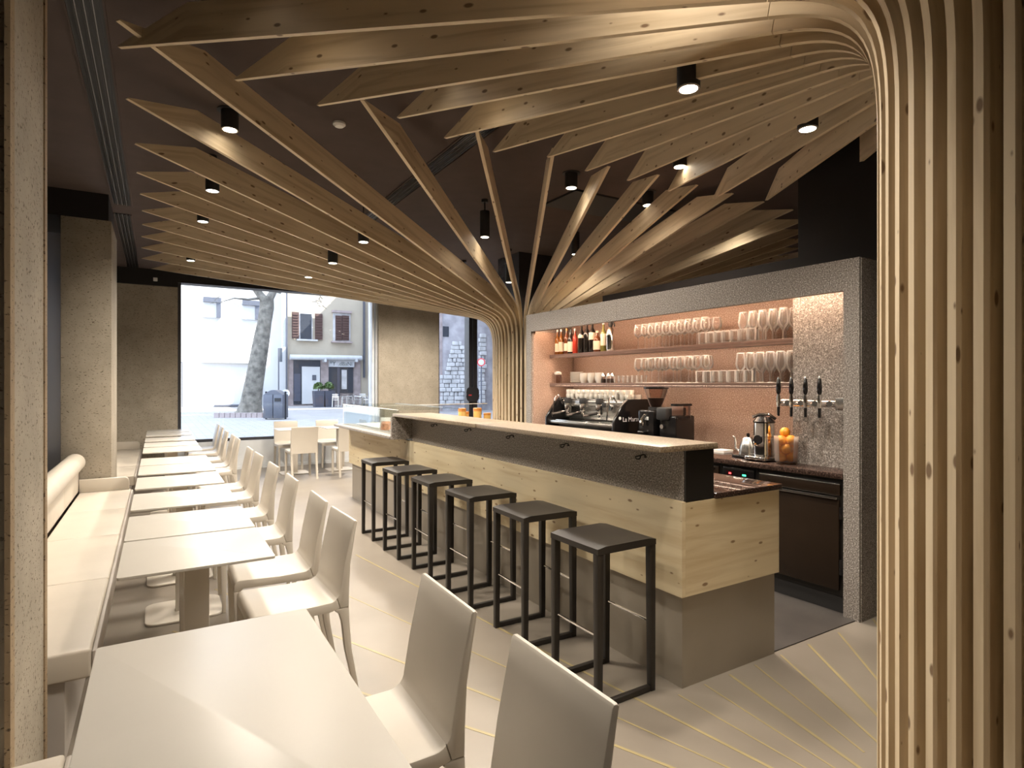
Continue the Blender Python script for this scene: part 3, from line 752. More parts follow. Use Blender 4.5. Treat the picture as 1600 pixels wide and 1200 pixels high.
for gy in (.40, .66, .92):
    g = P('group_head', lathe(BM(), [(.036, .30), (.040, .31), (.040, .37), (.030, .38), (.030, .42)], 14, (.13, gy, 0)), 'chrome', em)
    P('group_cap', lathe(BM(), [(.040, .375), (.044, .385), (.034, .43)], 12, (.13, gy, 0)), 'black_matte', g)
    P('portafilter', lathe(BM(), [(.032, .265), (.036, .27), (.036, .30)], 14, (.13, gy, 0)), 'chrome', g)
    P('portafilter_handle', tube(BM(), [(.10, gy, .28), (-.07, gy + .03, .255)], .014, 8), 'black_gloss', g)
    P('spout', tube(BM(), [(.13, gy, .27), (.125, gy, .235)], .008, 8), 'chrome', g)
for gy, s in ((.16, 1), (1.05, 1)):
    P('steam_wand', tube(BM(), [(.16, gy, .36), (.10, gy, .46), (.05, gy, .44), (.03, gy, .36), (.01, gy, .22)], .007, 8), 'chrome', em)
P('wand_knob', lathe(BM(), [(.02, -.02), (.024, 0), (.02, .02)], 12, (.05, .24, .37)), 'black_matte', em)
P('gauge', tube(BM(), [(.139, .24, .34), (.12, .24, .34)], .03, 14), 'chrome', em)
cr_ = random.Random(9)
for r_ in range(3):
    for k in range(13):
        ya = 2.31 + k * .078
        for lev in range(2 if r_ < 2 else 1):
            t = one('espresso_cup', ESP, L(.255 + r_ * .075, ya + .012 * cr_.random() + .03 * (r_ % 2), .92 + .4185 + lev * .045), ('%s white cup from right, front row, %s layer on the coffee machine' % (ORD[k].replace('nearest', 'first'), ('lower', 'upper')[lev])) if r_ == 0 else 'white espresso cup in the rear rows on top of the coffee machine', 'cup', 'cups on the coffee machine', cr_.random() * 6)
            ob('handle', HNE, t)
# grinders
a, _ = a_of(1018, .2)
g1 = T('coffee_grinder', 'tall coffee grinder with bean hopper beside the espresso machine', 'grinder', L(.18, a, .92), RHO)
P('body', box(BM(), (-.06, -.10, 0), (.20, .10, .34), .02), 'black_gloss', g1)
P('hopper', lathe(BM(), [(.05, .36), (.065, .40), (.11, .535)], 16, (.08, 0, 0), caps=False), 'hopper_glass', g1)
P('beans', lathe(BM(), [(.04, .365), (.06, .40), (.078, .45)], 14, (.08, 0, 0)), 'bean_brown', g1)
P('hopper_lid', lathe(BM(), [(.116, .535), (.116, .55), (.10, .556)], 18, (.08, 0, 0)), 'black_gloss', g1)
P('collar', lathe(BM(), [(.07, .34), (.07, .365)], 16, (.08, 0, 0)), 'black_matte', g1)
P('chute', tube(BM(), [(-.06, 0, .29), (-.10, 0, .25), (-.11, 0, .20)], .022, 10), 'chrome', g1)
P('display', box(BM(), (-.064, -.04, .25), (-.0605, .04, .28)), 'white_plastic', g1)
P('fork', box(BM(), (-.13, -.03, .14), (-.0605, .03, .15), .003), 'chrome', g1)
a, _ = a_of(1050, .2)
g2 = T('coffee_grinder', 'low black grinder with small clear hopper, right of the tall grinder', 'grinder', L(.20, a, .92), RHO)
P('body', box(BM(), (-.06, -.09, 0), (.20, .10, .30), .02), 'black_gloss', g2)
P('head', box(BM(), (-.10, -.02, .26), (.17, .10, .37), .015), 'black_matte', g2)
P('hopper', prism(BM(), rrect(-.04, .14, -.10, -.022, .02), .27, .385), 'hopper_glass', g2); P('hopper_lid', prism(BM(), rrect(-.05, .15, -.108, -.0205, .02), .3855, .405), 'black_gloss', g2)
P('tray', box(BM(), (-.15, -.08, 0), (-.0605, .08, .02), .004), 'steel', g2); P('knob', tube(BM(), [(-.0605, .05, .2), (-.08, .05, .2)], .02, 12), 'chrome', g2)
# kettle
a, _ = a_of(1169, .22)
k1 = T('gooseneck_kettle', 'brushed steel gooseneck kettle on its base', 'kettle', L(.22, a, .92), RHO)
P('base', prism(BM(), rrect(-.085, .085, -.09, .10, .03), 0, .022, bev=.004), 'black_gloss', k1); P('base_panel', box(BM(), (-.080, .055, .0225), (-.02, .095, .026)), 'steel', k1)
P('body', lathe(BM(), [(.068, .024), (.070, .035), (.062, .10), (.045, .15), (.030, .163)], 18), 'steel', k1)
P('lid_knob', lathe(BM(), [(.008, .163), (.014, .175), (.012, .19), (.004, .195)], 10), 'black_gloss', k1)
P('spout', tube(BM(), [(-.02, .06, .05), (-.02, .10, .07), (-.02, .10, .12), (-.02, .105, .155), (-.02, .125, .165)], [.012, .009, .007, .006, .005], 8), 'steel', k1)
P('handle', tube(BM(), [(.0, -.05, .14), (0, -.09, .15), (0, -.10, .10), (0, -.07, .04)], .010, 8), 'black_gloss', k1)
# juicer
a, _ = a_of(1194, .20)
j1 = T('citrus_juicer', 'chrome citrus juicer with lever lid between kettle and oranges', 'juicer', L(.20, a, .92), RHO)
P('base', prism(BM(), rrect(-.13, .11, -.10, .10, .04), .012, .035, bev=.005), 'chrome', j1)
for fx, fy in ((-.1, -.07), (-.1, .07), (.08, -.07), (.08, .07)): P('foot', lathe(BM(), [(.012, 0), (.012, .012)], 8, (fx, fy, 0)), 'black_matte', j1)
P('body', lathe(BM(), [(.078, .035), (.080, .05), (.074, .18), (.078, .185), (.076, .285)], 22), 'chrome', j1)
P('lid', lathe(BM(), [(.078, .2855), (.080, .295), (.05, .33), (.015, .335)], 18), 'black_gloss', j1)
P('lever', tube(BM(), [(-.02, .085, .325), (0, .04, .345), (0, -.04, .352), (.02, -.085, .315)], .012, 8), 'chrome', j1)
P('spout', tube(BM(), [(-.07, .0, .12), (-.105, .01, .13), (-.115, .01, .115)], .010, 8), 'chrome', j1); P('badge', tube(BM(), [(-.074, .0, .16), (-.083, .0, .16)], .035, 14), 'black_gloss', j1)
# oranges in a glass vase
a, _ = a_of(1226, .14)
v1 = one('glass_vase', lathe_me('glass_vase', [(.001, .004), (.06, .004), (.075, .02), (.082, .20), (.080, .20), (.072, .022), (.001, .012)], 'drink_glass', 20), L(.16, a, .92), 'tall clear glass vase filled with oranges', 'vase')
OR = finish(lathe(BM(), [(.002, -.036), (.018, -.033), (.032, -.018), (.037, 0), (.032, .018), (.018, .033), (.002, .036)], 14), 'orange', 'orange_peel', 60)
for k, (ox, oy, oz) in enumerate(((-.034, .01, .05), (.034, .012, .052), (0, -.037, .054), (-.03, -.022, .112), (.03, -.018, .112), (0, .036, .114), (-.034, .016, .170), (.036, .010, .172), (0, -.036, .175), (.002, .012, .228))):
    q = L(.16, a, .92); one('orange', OR, (q[0] + ox, q[1] + oy, q[2] + oz), 'whole orange inside the clear glass vase', 'orange', 'oranges in the vase')
a, _ = a_of(1122, .30)
for k in range(2): one('napkin_stack', finish(box(BM(), (-.06, -.06, 0), (.06, .06, .012), .002), 'napkin_stack', 'paper'), L(.36, a, .92 + k * .013), 'flat white napkin pack on the worktop behind the bar top' if k else 'lower white napkin pack on the worktop', 'napkins', 'napkin packs')

# ================================================================== stools
def make_stool():
    t = T('bar_stool', '', 'stool', (0, 0, 0), 0, 'bar stools along the counter')
    h = .185
    bm = BM()
    # dished seat: grid top
    n = 8; tv = {}
    for i in range(n + 1):
        for j in range(n + 1):
            x = -h + 2 * h * i / n; y = -h + 2 * h * j / n
            tv[i, j] = bm.verts.new((x, y, .75 - .012 * (1 - (x / h) ** 2) * (1 - (y / h) ** 2) - (.008 if i in (0, n) else 0)))
    for i in range(n):
        for j in range(n): bm.faces.new((tv[i, j], tv[i + 1, j], tv[i + 1, j + 1], tv[i, j + 1]))
    ring = [tv[i, 0] for i in range(n + 1)] + [tv[n, j] for j in range(1, n + 1)] + [tv[i, n] for i in range(n - 1, -1, -1)] + [tv[0, j] for j in range(n - 1, 0, -1)]
    lo = [bm.verts.new((v.co.x, v.co.y, .715)) for v in ring]
    for k in range(len(ring)): bm.faces.new((ring[k], lo[k], lo[(k + 1) % len(lo)], ring[(k + 1) % len(ring)]))
    bm.faces.new(lo)
    P('seat', bm, 'stool_black', t)
    for sx in (-1, 1):
        for sy in (-1, 1):
            P('leg', taper(BM(), (sx * (h - .017), sy * (h - .017), .0), (.030, .030), (sx * (h - .019), sy * (h - .019), .7145), (.036, .036), .003), 'stool_black', t)
    for sy in (-1, 1): P('floor_rail', box(BM(), (-h + .0325, sy * (h - .017) - .0135, .001), (h - .0325, sy * (h - .017) + .0135, .028), .003), 'stool_black', t)
    for sx in (-1, 1): P('footrest', tube(BM(), [(sx * (h - .018), -h + .035, .335), (sx * (h - .018), h - .035, .335)], .0065, 8), 'chrome', t)
    return t
stool = make_stool()
sy_ = [2.27, 2.965, 3.645, 4.305, 4.945, 5.635]; sx_ = [1.905, 1.955, 1.95, 1.95, 1.93, 1.94]
slabel = ['black square bar stool nearest the camera at the counter corner', 'second black bar stool from the counter corner', 'third black bar stool from the counter corner', 'fourth black bar stool from the counter corner', 'fifth black bar stool from the counter corner', 'farthest black bar stool, below the granite bracket panel']
for k in range(6):
    rz = (.01, -.02, .015, 0, .02, -.015)[k]
    if k == 0: stool.location = (sx_[0], sy_[0], 0); stool['label'] = slabel[0]; stool.rotation_euler = (0, 0, rz)
    else: dup(stool, (sx_[k], sy_[k], 0), rz, slabel[k])

# ================================================================== chairs (local +x = facing direction)
def make_chair():
    t = T('dining_chair', '', 'chair', (0, 0, 0), 0, 'white plastic chairs')
    hw = .205
    arc = [(-.118 - .052 * math.sin(k / 6 * PI / 2), .447 + .052 * (1 - math.cos(k / 6 * PI / 2))) for k in range(7)]
    # seat: slab with rounded front lip and a drop edge
    lip = [(.205 + .03 * math.sin(k / 5 * PI / 2), .423 + .03 * math.cos(k / 5 * PI / 2)) for k in range(6)]
    prof = arc[:4][::-1] + [(0, .444)] + lip + [(.235, .395), (.20, .395), (.19, .405), (-.12, .398), (-.172, .4105)]
    P('seat', prism(BM(), prof, -hw, hw, 'y', .007), 'chair_plastic', t)
    up = arc[3:]
    back = up + [(-.190, .62), (-.218, .75), (-.234, .822), (-.240, .829), (-.250, .829), (-.256, .822), (-.243, .75), (-.222, .62), (-.216, .50), (-.214, .4105), (-.172, .4105)]
    P('backrest', prism(BM(), back, -hw, hw, 'y', .007), 'chair_plastic', t)
    for s in (-1, 1):
        ya, yb = sorted((s * (hw - .034), s * (hw - .0005)))
        P('leg', prism(BM(), [(.235, .3945), (.233, .30), (.224, 0), (.202, 0), (.198, .30), (.190, .3945)], ya, yb, 'y', .004), 'chair_plastic', t)
        P('leg', prism(BM(), [(-.214, .410), (-.2165, .34), (-.228, .20), (-.262, 0), (-.240, 0), (-.196, .20), (-.180, .34), (-.166, .385), (-.148, .3985), (-.148, .410)], ya, yb, 'y', .004), 'chair_plastic', t)
    return t
chair = make_chair()
cy = [1.14, 1.745, 3.06, 3.62, 4.46, 5.235, 6.08, 6.68, 8.0, 8.52, 9.28, 10.2, 10.9]
cx = [.578, .562, .585, .588, .594, .594, .596, .592, .62, .62, .61, .63, .63]
for k in range(13):
    lab = '%s pale plastic chair in the row facing the bench' % ('nearest' if k == 0 else ORD[k] if k < 12 else 'last')
    if k == 0: chair.location = (cx[0], cy[0], 0); chair.rotation_euler = (0, 0, PI); chair['label'] = lab
    else: dup(chair, (cx[k], cy[k], 0), PI + random.Random(k).uniform(-.03, .03), lab)
dup(chair, (1.975, 9.76, 0), PI / 2 + .03, 'pale chair turned away at the left window table', 'chairs at the window tables')
dup(chair, (1.99, 10.92, 0), -PI / 2, 'pale chair under the window behind the left window table', 'chairs at the window tables')
dup(chair, (2.70, 9.70, 0), PI / 2, 'pale chair half hidden by the far counter end', 'chairs at the window tables')
dup(chair, (2.72, 10.92, 0), -PI / 2, 'pale chair under the window behind the right window table', 'chairs at the window tables')

# ================================================================== tables
def make_table(w_, l_, label):
    t = T('dining_table', label, 'table', (0, 0, 0), 0, 'pale tables along the bench')
    bm = prism(BM(), rrect(-w_ / 2, w_ / 2, -l_ / 2, l_ / 2, .012), .738, .75, bev=.0015); P('tabletop', bm, 'table_laminate', t)
    P('mount_plate', box(BM(), (-.12, -.12, .728), (.12, .12, .7375)), 'table_edge', t)
    P('column', box(BM(), (-.05, -.03, .016), (.05, .03, .7275), .004), 'chair_plastic', t)
    P('base_plate', prism(BM(), rrect(-.22, .22, -.21, .21, .07), .001, .0155, bev=.004), 'chair_plastic', t)
    return t
tbl = make_table(.578, .60, '')
Tb = [(2.725, 3.32), (3.338, 3.955), (4.12, 4.755), (4.925, 5.585), (5.72, 6.31), (6.355, 6.965), (7.5, 8.13), (8.16, 8.84), (8.96, 9.62), (9.86, 10.5), (10.56, 11.16)]
for k, (a, b_) in enumerate(Tb):
    lab = '%s small pale table along the bench, beyond the long near table' % ORD[k].replace('nearest', 'first') if k < 10 else 'last small pale table along the bench, against the window'
    if k == 0: tbl.location = (.155, (a + b_) / 2, 0); tbl['label'] = lab
    else: dup(tbl, (.155, (a + b_) / 2, 0), 0, lab)
dup(tbl, (1.98, 10.33, 0), 0, 'left small pale table by the window', 'window tables')
dup(tbl, (2.74, 10.36, 0), 0, 'right small pale table by the window', 'window tables')
tl = make_table(.574, 1.20, 'large pale table in the foreground'); tl.location = (.140, 1.435, 0)
# keep the near table's base away from the legs
# ================================================================== benches
def bench(y0, y1, seams, label, roll=True, end=True):
    t = T('bench', label, 'bench', (0, y0, 0))
    ys = [0] + [s - y0 for s in seams] + [y1 - y0]; ln = y1 - y0
    P('base', box(BM(), (-.63, .03, 0), (-.31, ln - .01, .334)), 'upholstery_fascia', t)
    for a, b_ in zip(ys, ys[1:]):
        P('seat_cushion', box(BM(), (-.64, a + .0015, .335), (-.222, b_ - .0015, .45), .012, 3), 'upholstery', t)
        P('back_cushion', box(BM(), (-.72, a + .0015, .46), (-.645, b_ - .0015, .70), .008), 'upholstery', t)
    P('fascia', box(BM(), (-.2215, 0.005, .335), (-.203, ln, .440), .008), 'upholstery_fascia', t)
    if roll:
        P('bolster', tube(BM(), [(-.675, .0, .742), (-.675, ln - .02, .742)], .085, 24), 'upholstery', t)
    if end:
        P('end_cushion', prism(BM(), [(-.64, .4505), (-.235, .4505), (-.235, .53), (-.245, .56), (-.27, .575), (-.64, .575)], ln - .045, ln - .005, 'y', .006), 'upholstery', t)
    P('back_board', box(BM(), (-.76, 0.02, 0), (-.725, ln, .66)), 'upholstery_fascia', t)
    return t
bench(2.85, 7.02, [3.86, 4.95, 5.97], 'long pale upholstered bench with roll backrest between the stone columns')
bench(7.97, 11.25, [9.0, 10.1], 'pale bench beyond the far stone column', roll=False)
bench(-1.2, 2.09, [-.1, 1.0], 'pale bench in front of the near stone column at lower left', roll=False, end=False)

# ================================================================== ceiling fittings
def spot(o, e, size=2.7, z=-.02):
    l = bpy.data.lights.new('downlight', 'SPOT'); l.energy = e * SPOT; l.color = WARM; l.spot_size = size; l.spot_blend = 1.0; l.shadow_soft_size = .10
    l.use_nodes = True; ln = l.node_tree; em_ = ln.nodes['Emission']
    fo = ln.nodes.new('ShaderNodeLightFalloff'); fo.inputs['Strength'].default_value = 1.0; fo.inputs['Smooth'].default_value = 2.2
    ln.links.new(fo.outputs['Quadratic'], em_.inputs['Strength'])
    q = bpy.data.objects.new('downlight', l); COL.objects.link(q); q.parent = o; q.location = (0, 0, z)
def canlamp(x, y, label, e=46, h=.13, rod=0.0, r=.056):
    t = T('ceiling_lamp', label, 'lamp', (x, y, ZC - h - rod), 0, 'cylindrical ceiling lamps')
    P('housing', lathe(BM(), [(r, .0), (r, h)], 20), 'black_matte', t)
    if rod > .01:
        P('stem', tube(BM(), [(0, 0, h), (0, 0, h + rod)], .006, 8), 'black_matte', t); P('ceiling_rose', lathe(BM(), [(.035, h + rod - .03), (.035, h + rod)], 14), 'black_matte', t)
    else: P('ceiling_ring', lathe(BM(), [(r * 1.45, h - .006), (r * 1.45, h)], 20), 'black_matte', t)
    P('reflector', lathe(BM(), [(r * .97, -.001), (r * .97, -.004), (r * .80, -.004), (r * .80, -.001)], 20), 'steel', t)
    P('lens', lathe(BM(), [(r * .79, -.003), (r * .79, -.0005)], 18), 'lamp_lens', t)
    spot(t, e)
for q in ((.43, 4.45, 'black can lamp between the two longest near ribs at left', 26), (.45, 2.83, 'can lamp cut by the top edge of the picture', 17), (3.16, 4.19, 'black can lamp left of centre above the bar'), (4.11, 4.21, 'black can lamp above the middle of the back bar'), (5.42, 4.22, 'can lamp behind the right fan ribs'),
          (3.6, 3.33, 'can lamp tucked between tips of the near tree ribs'), (1.49, 3.08, 'lamp glowing behind the third near rib'),
          (.45, 1.3, 'added can lamp above the large near table, out of frame', 17), (1.5, 1.4, 'added can lamp above the aisle, out of frame', 38), (.3, -1.2, 'added can lamp behind the camera by the bench', 22)):  # lamps on this line are added outside the view to light the foreground
    canlamp(*q)
canlamp(2.0, 1.80, 'large lit lamp hanging among the near tree ribs', 15, .20, .38, .05)
canlamp(2.90, 1.81, 'lit tube lamp hanging near the black boxed column', 24, .20, .35, .05)
for px, py, zb, e, h, r, lab in ((332, 298, 3.09, 26, .20, .052, 'black can lamp hanging in the third left rib gap'), (317, 346, 3.10, 26, .20, .052, 'small can lamp among the left ribs near the far stone column'), (298, 407, 3.10, 60, .20, .052, 'farthest left can lamp above the window end tables'),
                                 (520, 411, 2.83, 42, .20, .052, 'lamp glowing between the far left ribs'), (482, 433, 2.88, 55, .20, .052, 'lamp glowing low between the farthest ribs'), (568, 378, 2.85, 32, .24, .05, 'hanging tube lamp over the aisle before the window')):
    x, y = bp(px, py, zb); canlamp(x, y, lab, e, h, ZC - zb - h, r)
canlamp(2.86, 5.25, 'hanging tube lamp in the gap left of the upright rib', 34, .26, .12, .05)
canlamp(4.20, 7.0, 'hanging tube lamp in front of the dark tree column', 30, .26, .20, .055)
canlamp(4.30, 5.62, 'hanging tube lamp over the left end of the back bar', 30, .26, .06, .05)
canlamp(4.0, 8.0, 'hanging lamp low behind the left ribs by the trunk', 40, .17, .45, .05)
canlamp(4.4, 9.9, 'added can lamp hidden behind the ribs before the stone pier', 80)  # unseen lamp added to brighten the stone pier
canlamp(3.2, 9.9, 'added can lamp hidden behind the ribs by the window tables', 60)  # another unseen lamp, added for more light at the far end
def diffuser(x0, x1, y0, y1, label, nsl=4):
    t = T('slot_diffuser', label, 'air vent', (x0, y0, ZC))
    P('backing', box(BM(), (0, 0, -.004), (x1 - x0, y1 - y0, -.0005)), 'black_matte', t)
    for k in range(nsl):
        xx = (x1 - x0) * (k + .5) / nsl
        P('blade', box(BM(), (xx - .007, .01, -.010), (xx + .007, y1 - y0 - .01, -.0045)), 'metal_dark', t)
        if k: P('slot_edge', box(BM(), (xx - .0215, .01, -.014), (xx - .0185, y1 - y0 - .01, -.0045)), 'diffuser_grey', t)
    P('frame_rail', box(BM(), (-.012, 0, -.012), (-.001, y1 - y0, -.0005)), 'ceiling_paint', t); P('frame_rail', box(BM(), (x1 - x0 + .001, 0, -.012), (x1 - x0 + .012, y1 - y0, -.0005)), 'ceiling_paint', t)
diffuser(-.385, -.23, 1.0, 7.35, 'long black slot air diffuser along the left ceiling edge')
diffuser(-.40, -.25, 7.75, 11.2, 'shorter slot air diffuser beyond the stone column')
diffuser(1.98, 2.13, 3.5, 7.4, 'slot air diffuser crossing the ceiling behind the ribs')
x, y = bp(530, 192, ZC)
t = T('smoke_detector', 'small white smoke detector on the ceiling between ribs', 'detector', (x, y, ZC)); P('body', lathe(BM(), [(.045, -.001), (.045, -.015), (.030, -.028), (.001, -.03)], 18), 'white_plastic', t)
x, y = bp(583, 60, ZC); t = T('ceiling_speaker', 'round dark ceiling speaker behind the second near rib', 'speaker', (x, y, ZC)); P('ring', lathe(BM(), [(.12, -.001), (.12, -.012), (.10, -.014), (.001, -.006)], 28), 'metal_dark', t)
x, y = bp(225, 438, 3.2)
t = T('wall_sensor', 'tiny white sensor on the bulkhead above the stone wall panel', 'sensor', (-.02, Y1 - .075, 3.21)); P('body', box(BM(), (-.03, -.025, -.025), (.03, .0245, .03), .006), 'white_plastic', t)

# ================================================================== outside
GZ = .08
bm = box(BM(), (-30, Y1 + .26, -.2), (50, 60, GZ)); g = ob('street_ground', finish(bm, 'street_ground', 'paving', 0)); tag(g, 'pale paved square outside the window', 'ground', kind='structure')
YB = 40.0
def fx(px): return rayY(px, YB)[0]
def fz(px, py): return zat(py, rayY(px, YB)[1])
def frect(bm, pxa, pxb, pya, pyb, y0, y1):
    pc = (pxa + pxb) / 2; za, zb = fz(pc, pyb), fz(pc, pya)
    return box(bm, (fx(pxa), YB + y0, za), (fx(pxb), YB + y1, zb))
wb = T('white_building', 'sunlit white building filling the left of the window', 'building', (fx(360), YB, GZ))
def WP(name, bm, mat, parent=None, label=None):
    p = parent or wb
    o = P(name, bm, mat, p, label)
    org = wb if p is wb or p.parent is wb else bbd
    if p in (wb, bbd): o.location = (-org.location.x, -org.location.y, -org.location.z)
    return o
bbd = T('beige_building', 'beige house with brown shutters, awning and small shop', 'building', (fx(500), YB, GZ))
def BP(name, bm, mat, parent=None, label=None):
    p = parent or bbd; o = P(name, bm, mat, p, label)
    if p is bbd: o.location = (-bbd.location.x, -bbd.location.y, -bbd.location.z)
    return o
xs = fx(447)
WP('wall', box(BM(), (-14, YB, 0), (xs, YB + 1, 15)), 'facade_white')
for a, b_, c, d in ((317, 345, 467, 497), (378, 405, 472, 500)):
    f = WP('window', frect(BM(), a, b_, c, d, -.12, -.01), 'facade_white'); WP('pane', frect(BM(), a + 1, b_ - 1, c + 1, d - 1, -.14, -.1205), 'facade_white', f)
    WP('lintel', frect(BM(), a, b_, c - 1.5, c + 6, -.35, -.141), 'bin_grey'); WP('reveal_shade', frect(BM(), b_ - 7, b_ - .5, c + 6, d, -.3, -.141), 'bin_grey')  # dark grey pieces standing for the L-shaped shade in the window recess
WP('ledge', frect(BM(), 314, 400, 565.5, 567.2, -.30, -.002), 'stone_pale'); WP('plinth_line', frect(BM(), 335, 400, 632, 635, -.2, -.002), 'bin_grey')
WP('handrail', frect(BM(), 283.5, 285, 566, 636, -.5, -.4), 'bin_grey'); WP('handrail', frect(BM(), 274, 283.4, 566, 567.5, -.5, -.4), 'bin_grey')
WP('door', frect(BM(), 407, 409, 600, 633, -.1, -.002), 'planter_blue')
WP('drain_pipe', frect(BM(), 446, 448, 440, 630, -.3, -.1), 'bin_grey'); WP('lamp_pole', frect(BM(), 431.5, 433, 545, 620, -.8, -.65), 'bin_grey'); WP('lamp_box', frect(BM(), 434, 437.5, 545, 566, -.8, -.55), 'pane_dark')
BP('wall', box(BM(), (xs + .01, YB, 0), (fx(600), YB + 1, 15)), 'facade_beige')
BP('stone_base', frect(BM(), 450, 563, 562, 637, -.06, -.001), 'stone_pink')
f = BP('window', frect(BM(), 467, 488, 489, 531, -.06, -.001), 'stone_pale'); BP('pane', frect(BM(), 469, 486.5, 490.5, 530, -.08, -.061), 'pane_dark', f); BP('sill', frect(BM(), 463, 495, 530.5, 533, -.3, -.082), 'stone_pale', f)
f = BP('window', frect(BM(), 520, 547, 489.5, 534, -.08, -.001), 'stone_pale'); BP('lintel', frect(BM(), 518, 548, 486, 489.4, -.3, -.001), 'stone_pink', f); BP('sill', frect(BM(), 517, 549, 533.6, 536, -.3, -.001), 'stone_pink', f)
def shutter(a, b_, c, d):
    s = BP('shutter', frect(BM(), a, b_, c, d, -.16, -.09), 'shutter_brown'); n = 9
    for k in range(n):
        yy = c + 1.5 + (d - c - 3) * (k + .5) / n
        BP('louvre', frect(BM(), a + 1, b_ - 1, yy - .9, yy + .9, -.20, -.161), 'shutter_brown', s)
shutter(455.5, 466.5, 488, 529); shutter(491.5, 503, 490.5, 531); shutter(523.5, 533.2, 493.5, 532); shutter(533.8, 544.5, 493.5, 532)
bm = BM(); r_ = abs(fz(500, 555) - fz(500, 563)) / 2; tube(bm, [(fx(451), YB - .45, fz(451, 558.5)), (fx(562), YB - .45, fz(562, 560))], r_, 12); BP('awning_roll', bm, 'awning_white')
for px in (505, 553): BP('awning_arm', frect(BM(), px - 1.5, px + 1.5, 561, 566, -.7, -.05), 'awning_white')
BP('doorway', frect(BM(), 458, 500, 562.5, 632, -.10, -.061), 'pane_dark'); BP('entrance_wall', frect(BM(), 471, 499, 573, 631, -.16, -.101), 'facade_white')
BP('entrance_door', frect(BM(), 458.5, 469, 584, 627, -.16, -.101), 'planter_blue'); BP('letter_box', frect(BM(), 489, 498, 596, 614, -.35, -.165), 'awning_white'); BP('notice', frect(BM(), 487, 493, 586, 594, -.2, -.165), 'bin_grey')
sg = BP('shop_sign', frect(BM(), 513, 552, 563, 573.5, -.25, -.065), 'awning_white', None, 'white shop sign with dark lettering'); 
def sgn(s, px, py, sz): text('lettering', s, sz, (fx(px), YB - .256, fz(px, py)), (PI / 2, 0, 0), 'sign_ink', sg)
sgn('*Y', 518.5, 568.5, .40); sgn('.dBaNi', 538, 569, .36)
BP('shop_window', frect(BM(), 513, 551, 574, 614, -.12, -.061), 'pane_dark'); BP('shop_frame', frect(BM(), 526, 530, 574, 620, -.2, -.121), 'planter_blue'); BP('curtain', frect(BM(), 533, 541, 578, 608, -.15, -.121), 'stone_pale')
BP('drain_pipe', frect(BM(), 566.5, 568.5, 470, 590, -.3, -.05), 'bin_grey')
# planters with clipped bushes
def planter(px, label, lab2):
    x, d = rayY(px, YB - 3.0); 
    t = T('planter', label, 'planter', (x, YB - 3.0, GZ)); P('box', taper(BM(), (0, 0, 0), (.52, .52), (0, 0, 1.0), (.62, .62)), 'planter_blue', t)
    t2 = T('clipped_bush', lab2, 'bush', (x, YB - 3.0, GZ + 1.0)); rr = random.Random(int(px)); bm = BM()
    for k in range(260):
        th_, ph = rr.uniform(0, 2 * PI), math.acos(rr.uniform(-.3, 1)); q = Vector((math.sin(ph) * math.cos(th_), math.sin(ph) * math.sin(th_), math.cos(ph))) * rr.uniform(.22, .30) + Vector((0, 0, .22))
        s = .09; u1 = Vector((rr.uniform(-1, 1), rr.uniform(-1, 1), rr.uniform(-1, 1))).normalized() * s; u2 = u1.cross(Vector((rr.uniform(-1, 1), rr.uniform(-1, 1), 1))).normalized() * s * .6
        bm.faces.new([bm.verts.new(q + u1), bm.verts.new(q + u2), bm.verts.new(q - u1), bm.verts.new(q - u2)])
    me = finish(bm, 'foliage', 'leaf_green', 0); o = ob('foliage', me, t2); o['kind'] = 'stuff'
    P('stem', tube(BM(), [(0, 0, 0), (0, 0, .2)], .04, 6), 'bark', t2)
planter(497.5, 'dark square planter nearer the house door', 'round clipped bush in the planter nearer the door')
planter(514, 'dark square planter nearer the shop window', 'round clipped bush in the planter nearer the shop')
# cafe chairs outside
cc = T('cafe_chair', '', 'chair', (0, 0, GZ), 0, 'metal café chairs outside the shop')
bm = BM()
for s in (-1, 1): tube(bm, [(.2, s * .2, 0), (.2, s * .2, .62), (-.2, s * .2, .66), (-.24, s * .2, 0)], .028, 6)
P('frame', bm, 'steel', cc); P('seat', box(BM(), (-.2, -.2, .43), (.22, .2, .46)), 'steel', cc)
for k in range(3): P('back_slat', box(BM(), (-.25, -.2, .55 + k * .1), (-.22, .2, .60 + k * .1)), 'steel', cc)
k = 0
for px, yy in ((527, 36.5), (535, 37.2), (543, 36.3), (551, 37.2), (559, 36.6), (568, 37), (575, 36.2)):
    x, d = rayY(px, yy); lab = 'silver metal café chair outside the shop, %s from the planter' % ('first', 'second', 'third', 'fourth', 'fifth', 'sixth', 'seventh')[k]
    if k == 0: cc.location = (x, yy, GZ); cc['label'] = lab; cc.rotation_euler = (0, 0, .8)
    else: dup(cc, (x, yy, GZ), .8 + k * 1.3, lab)
    k += 1
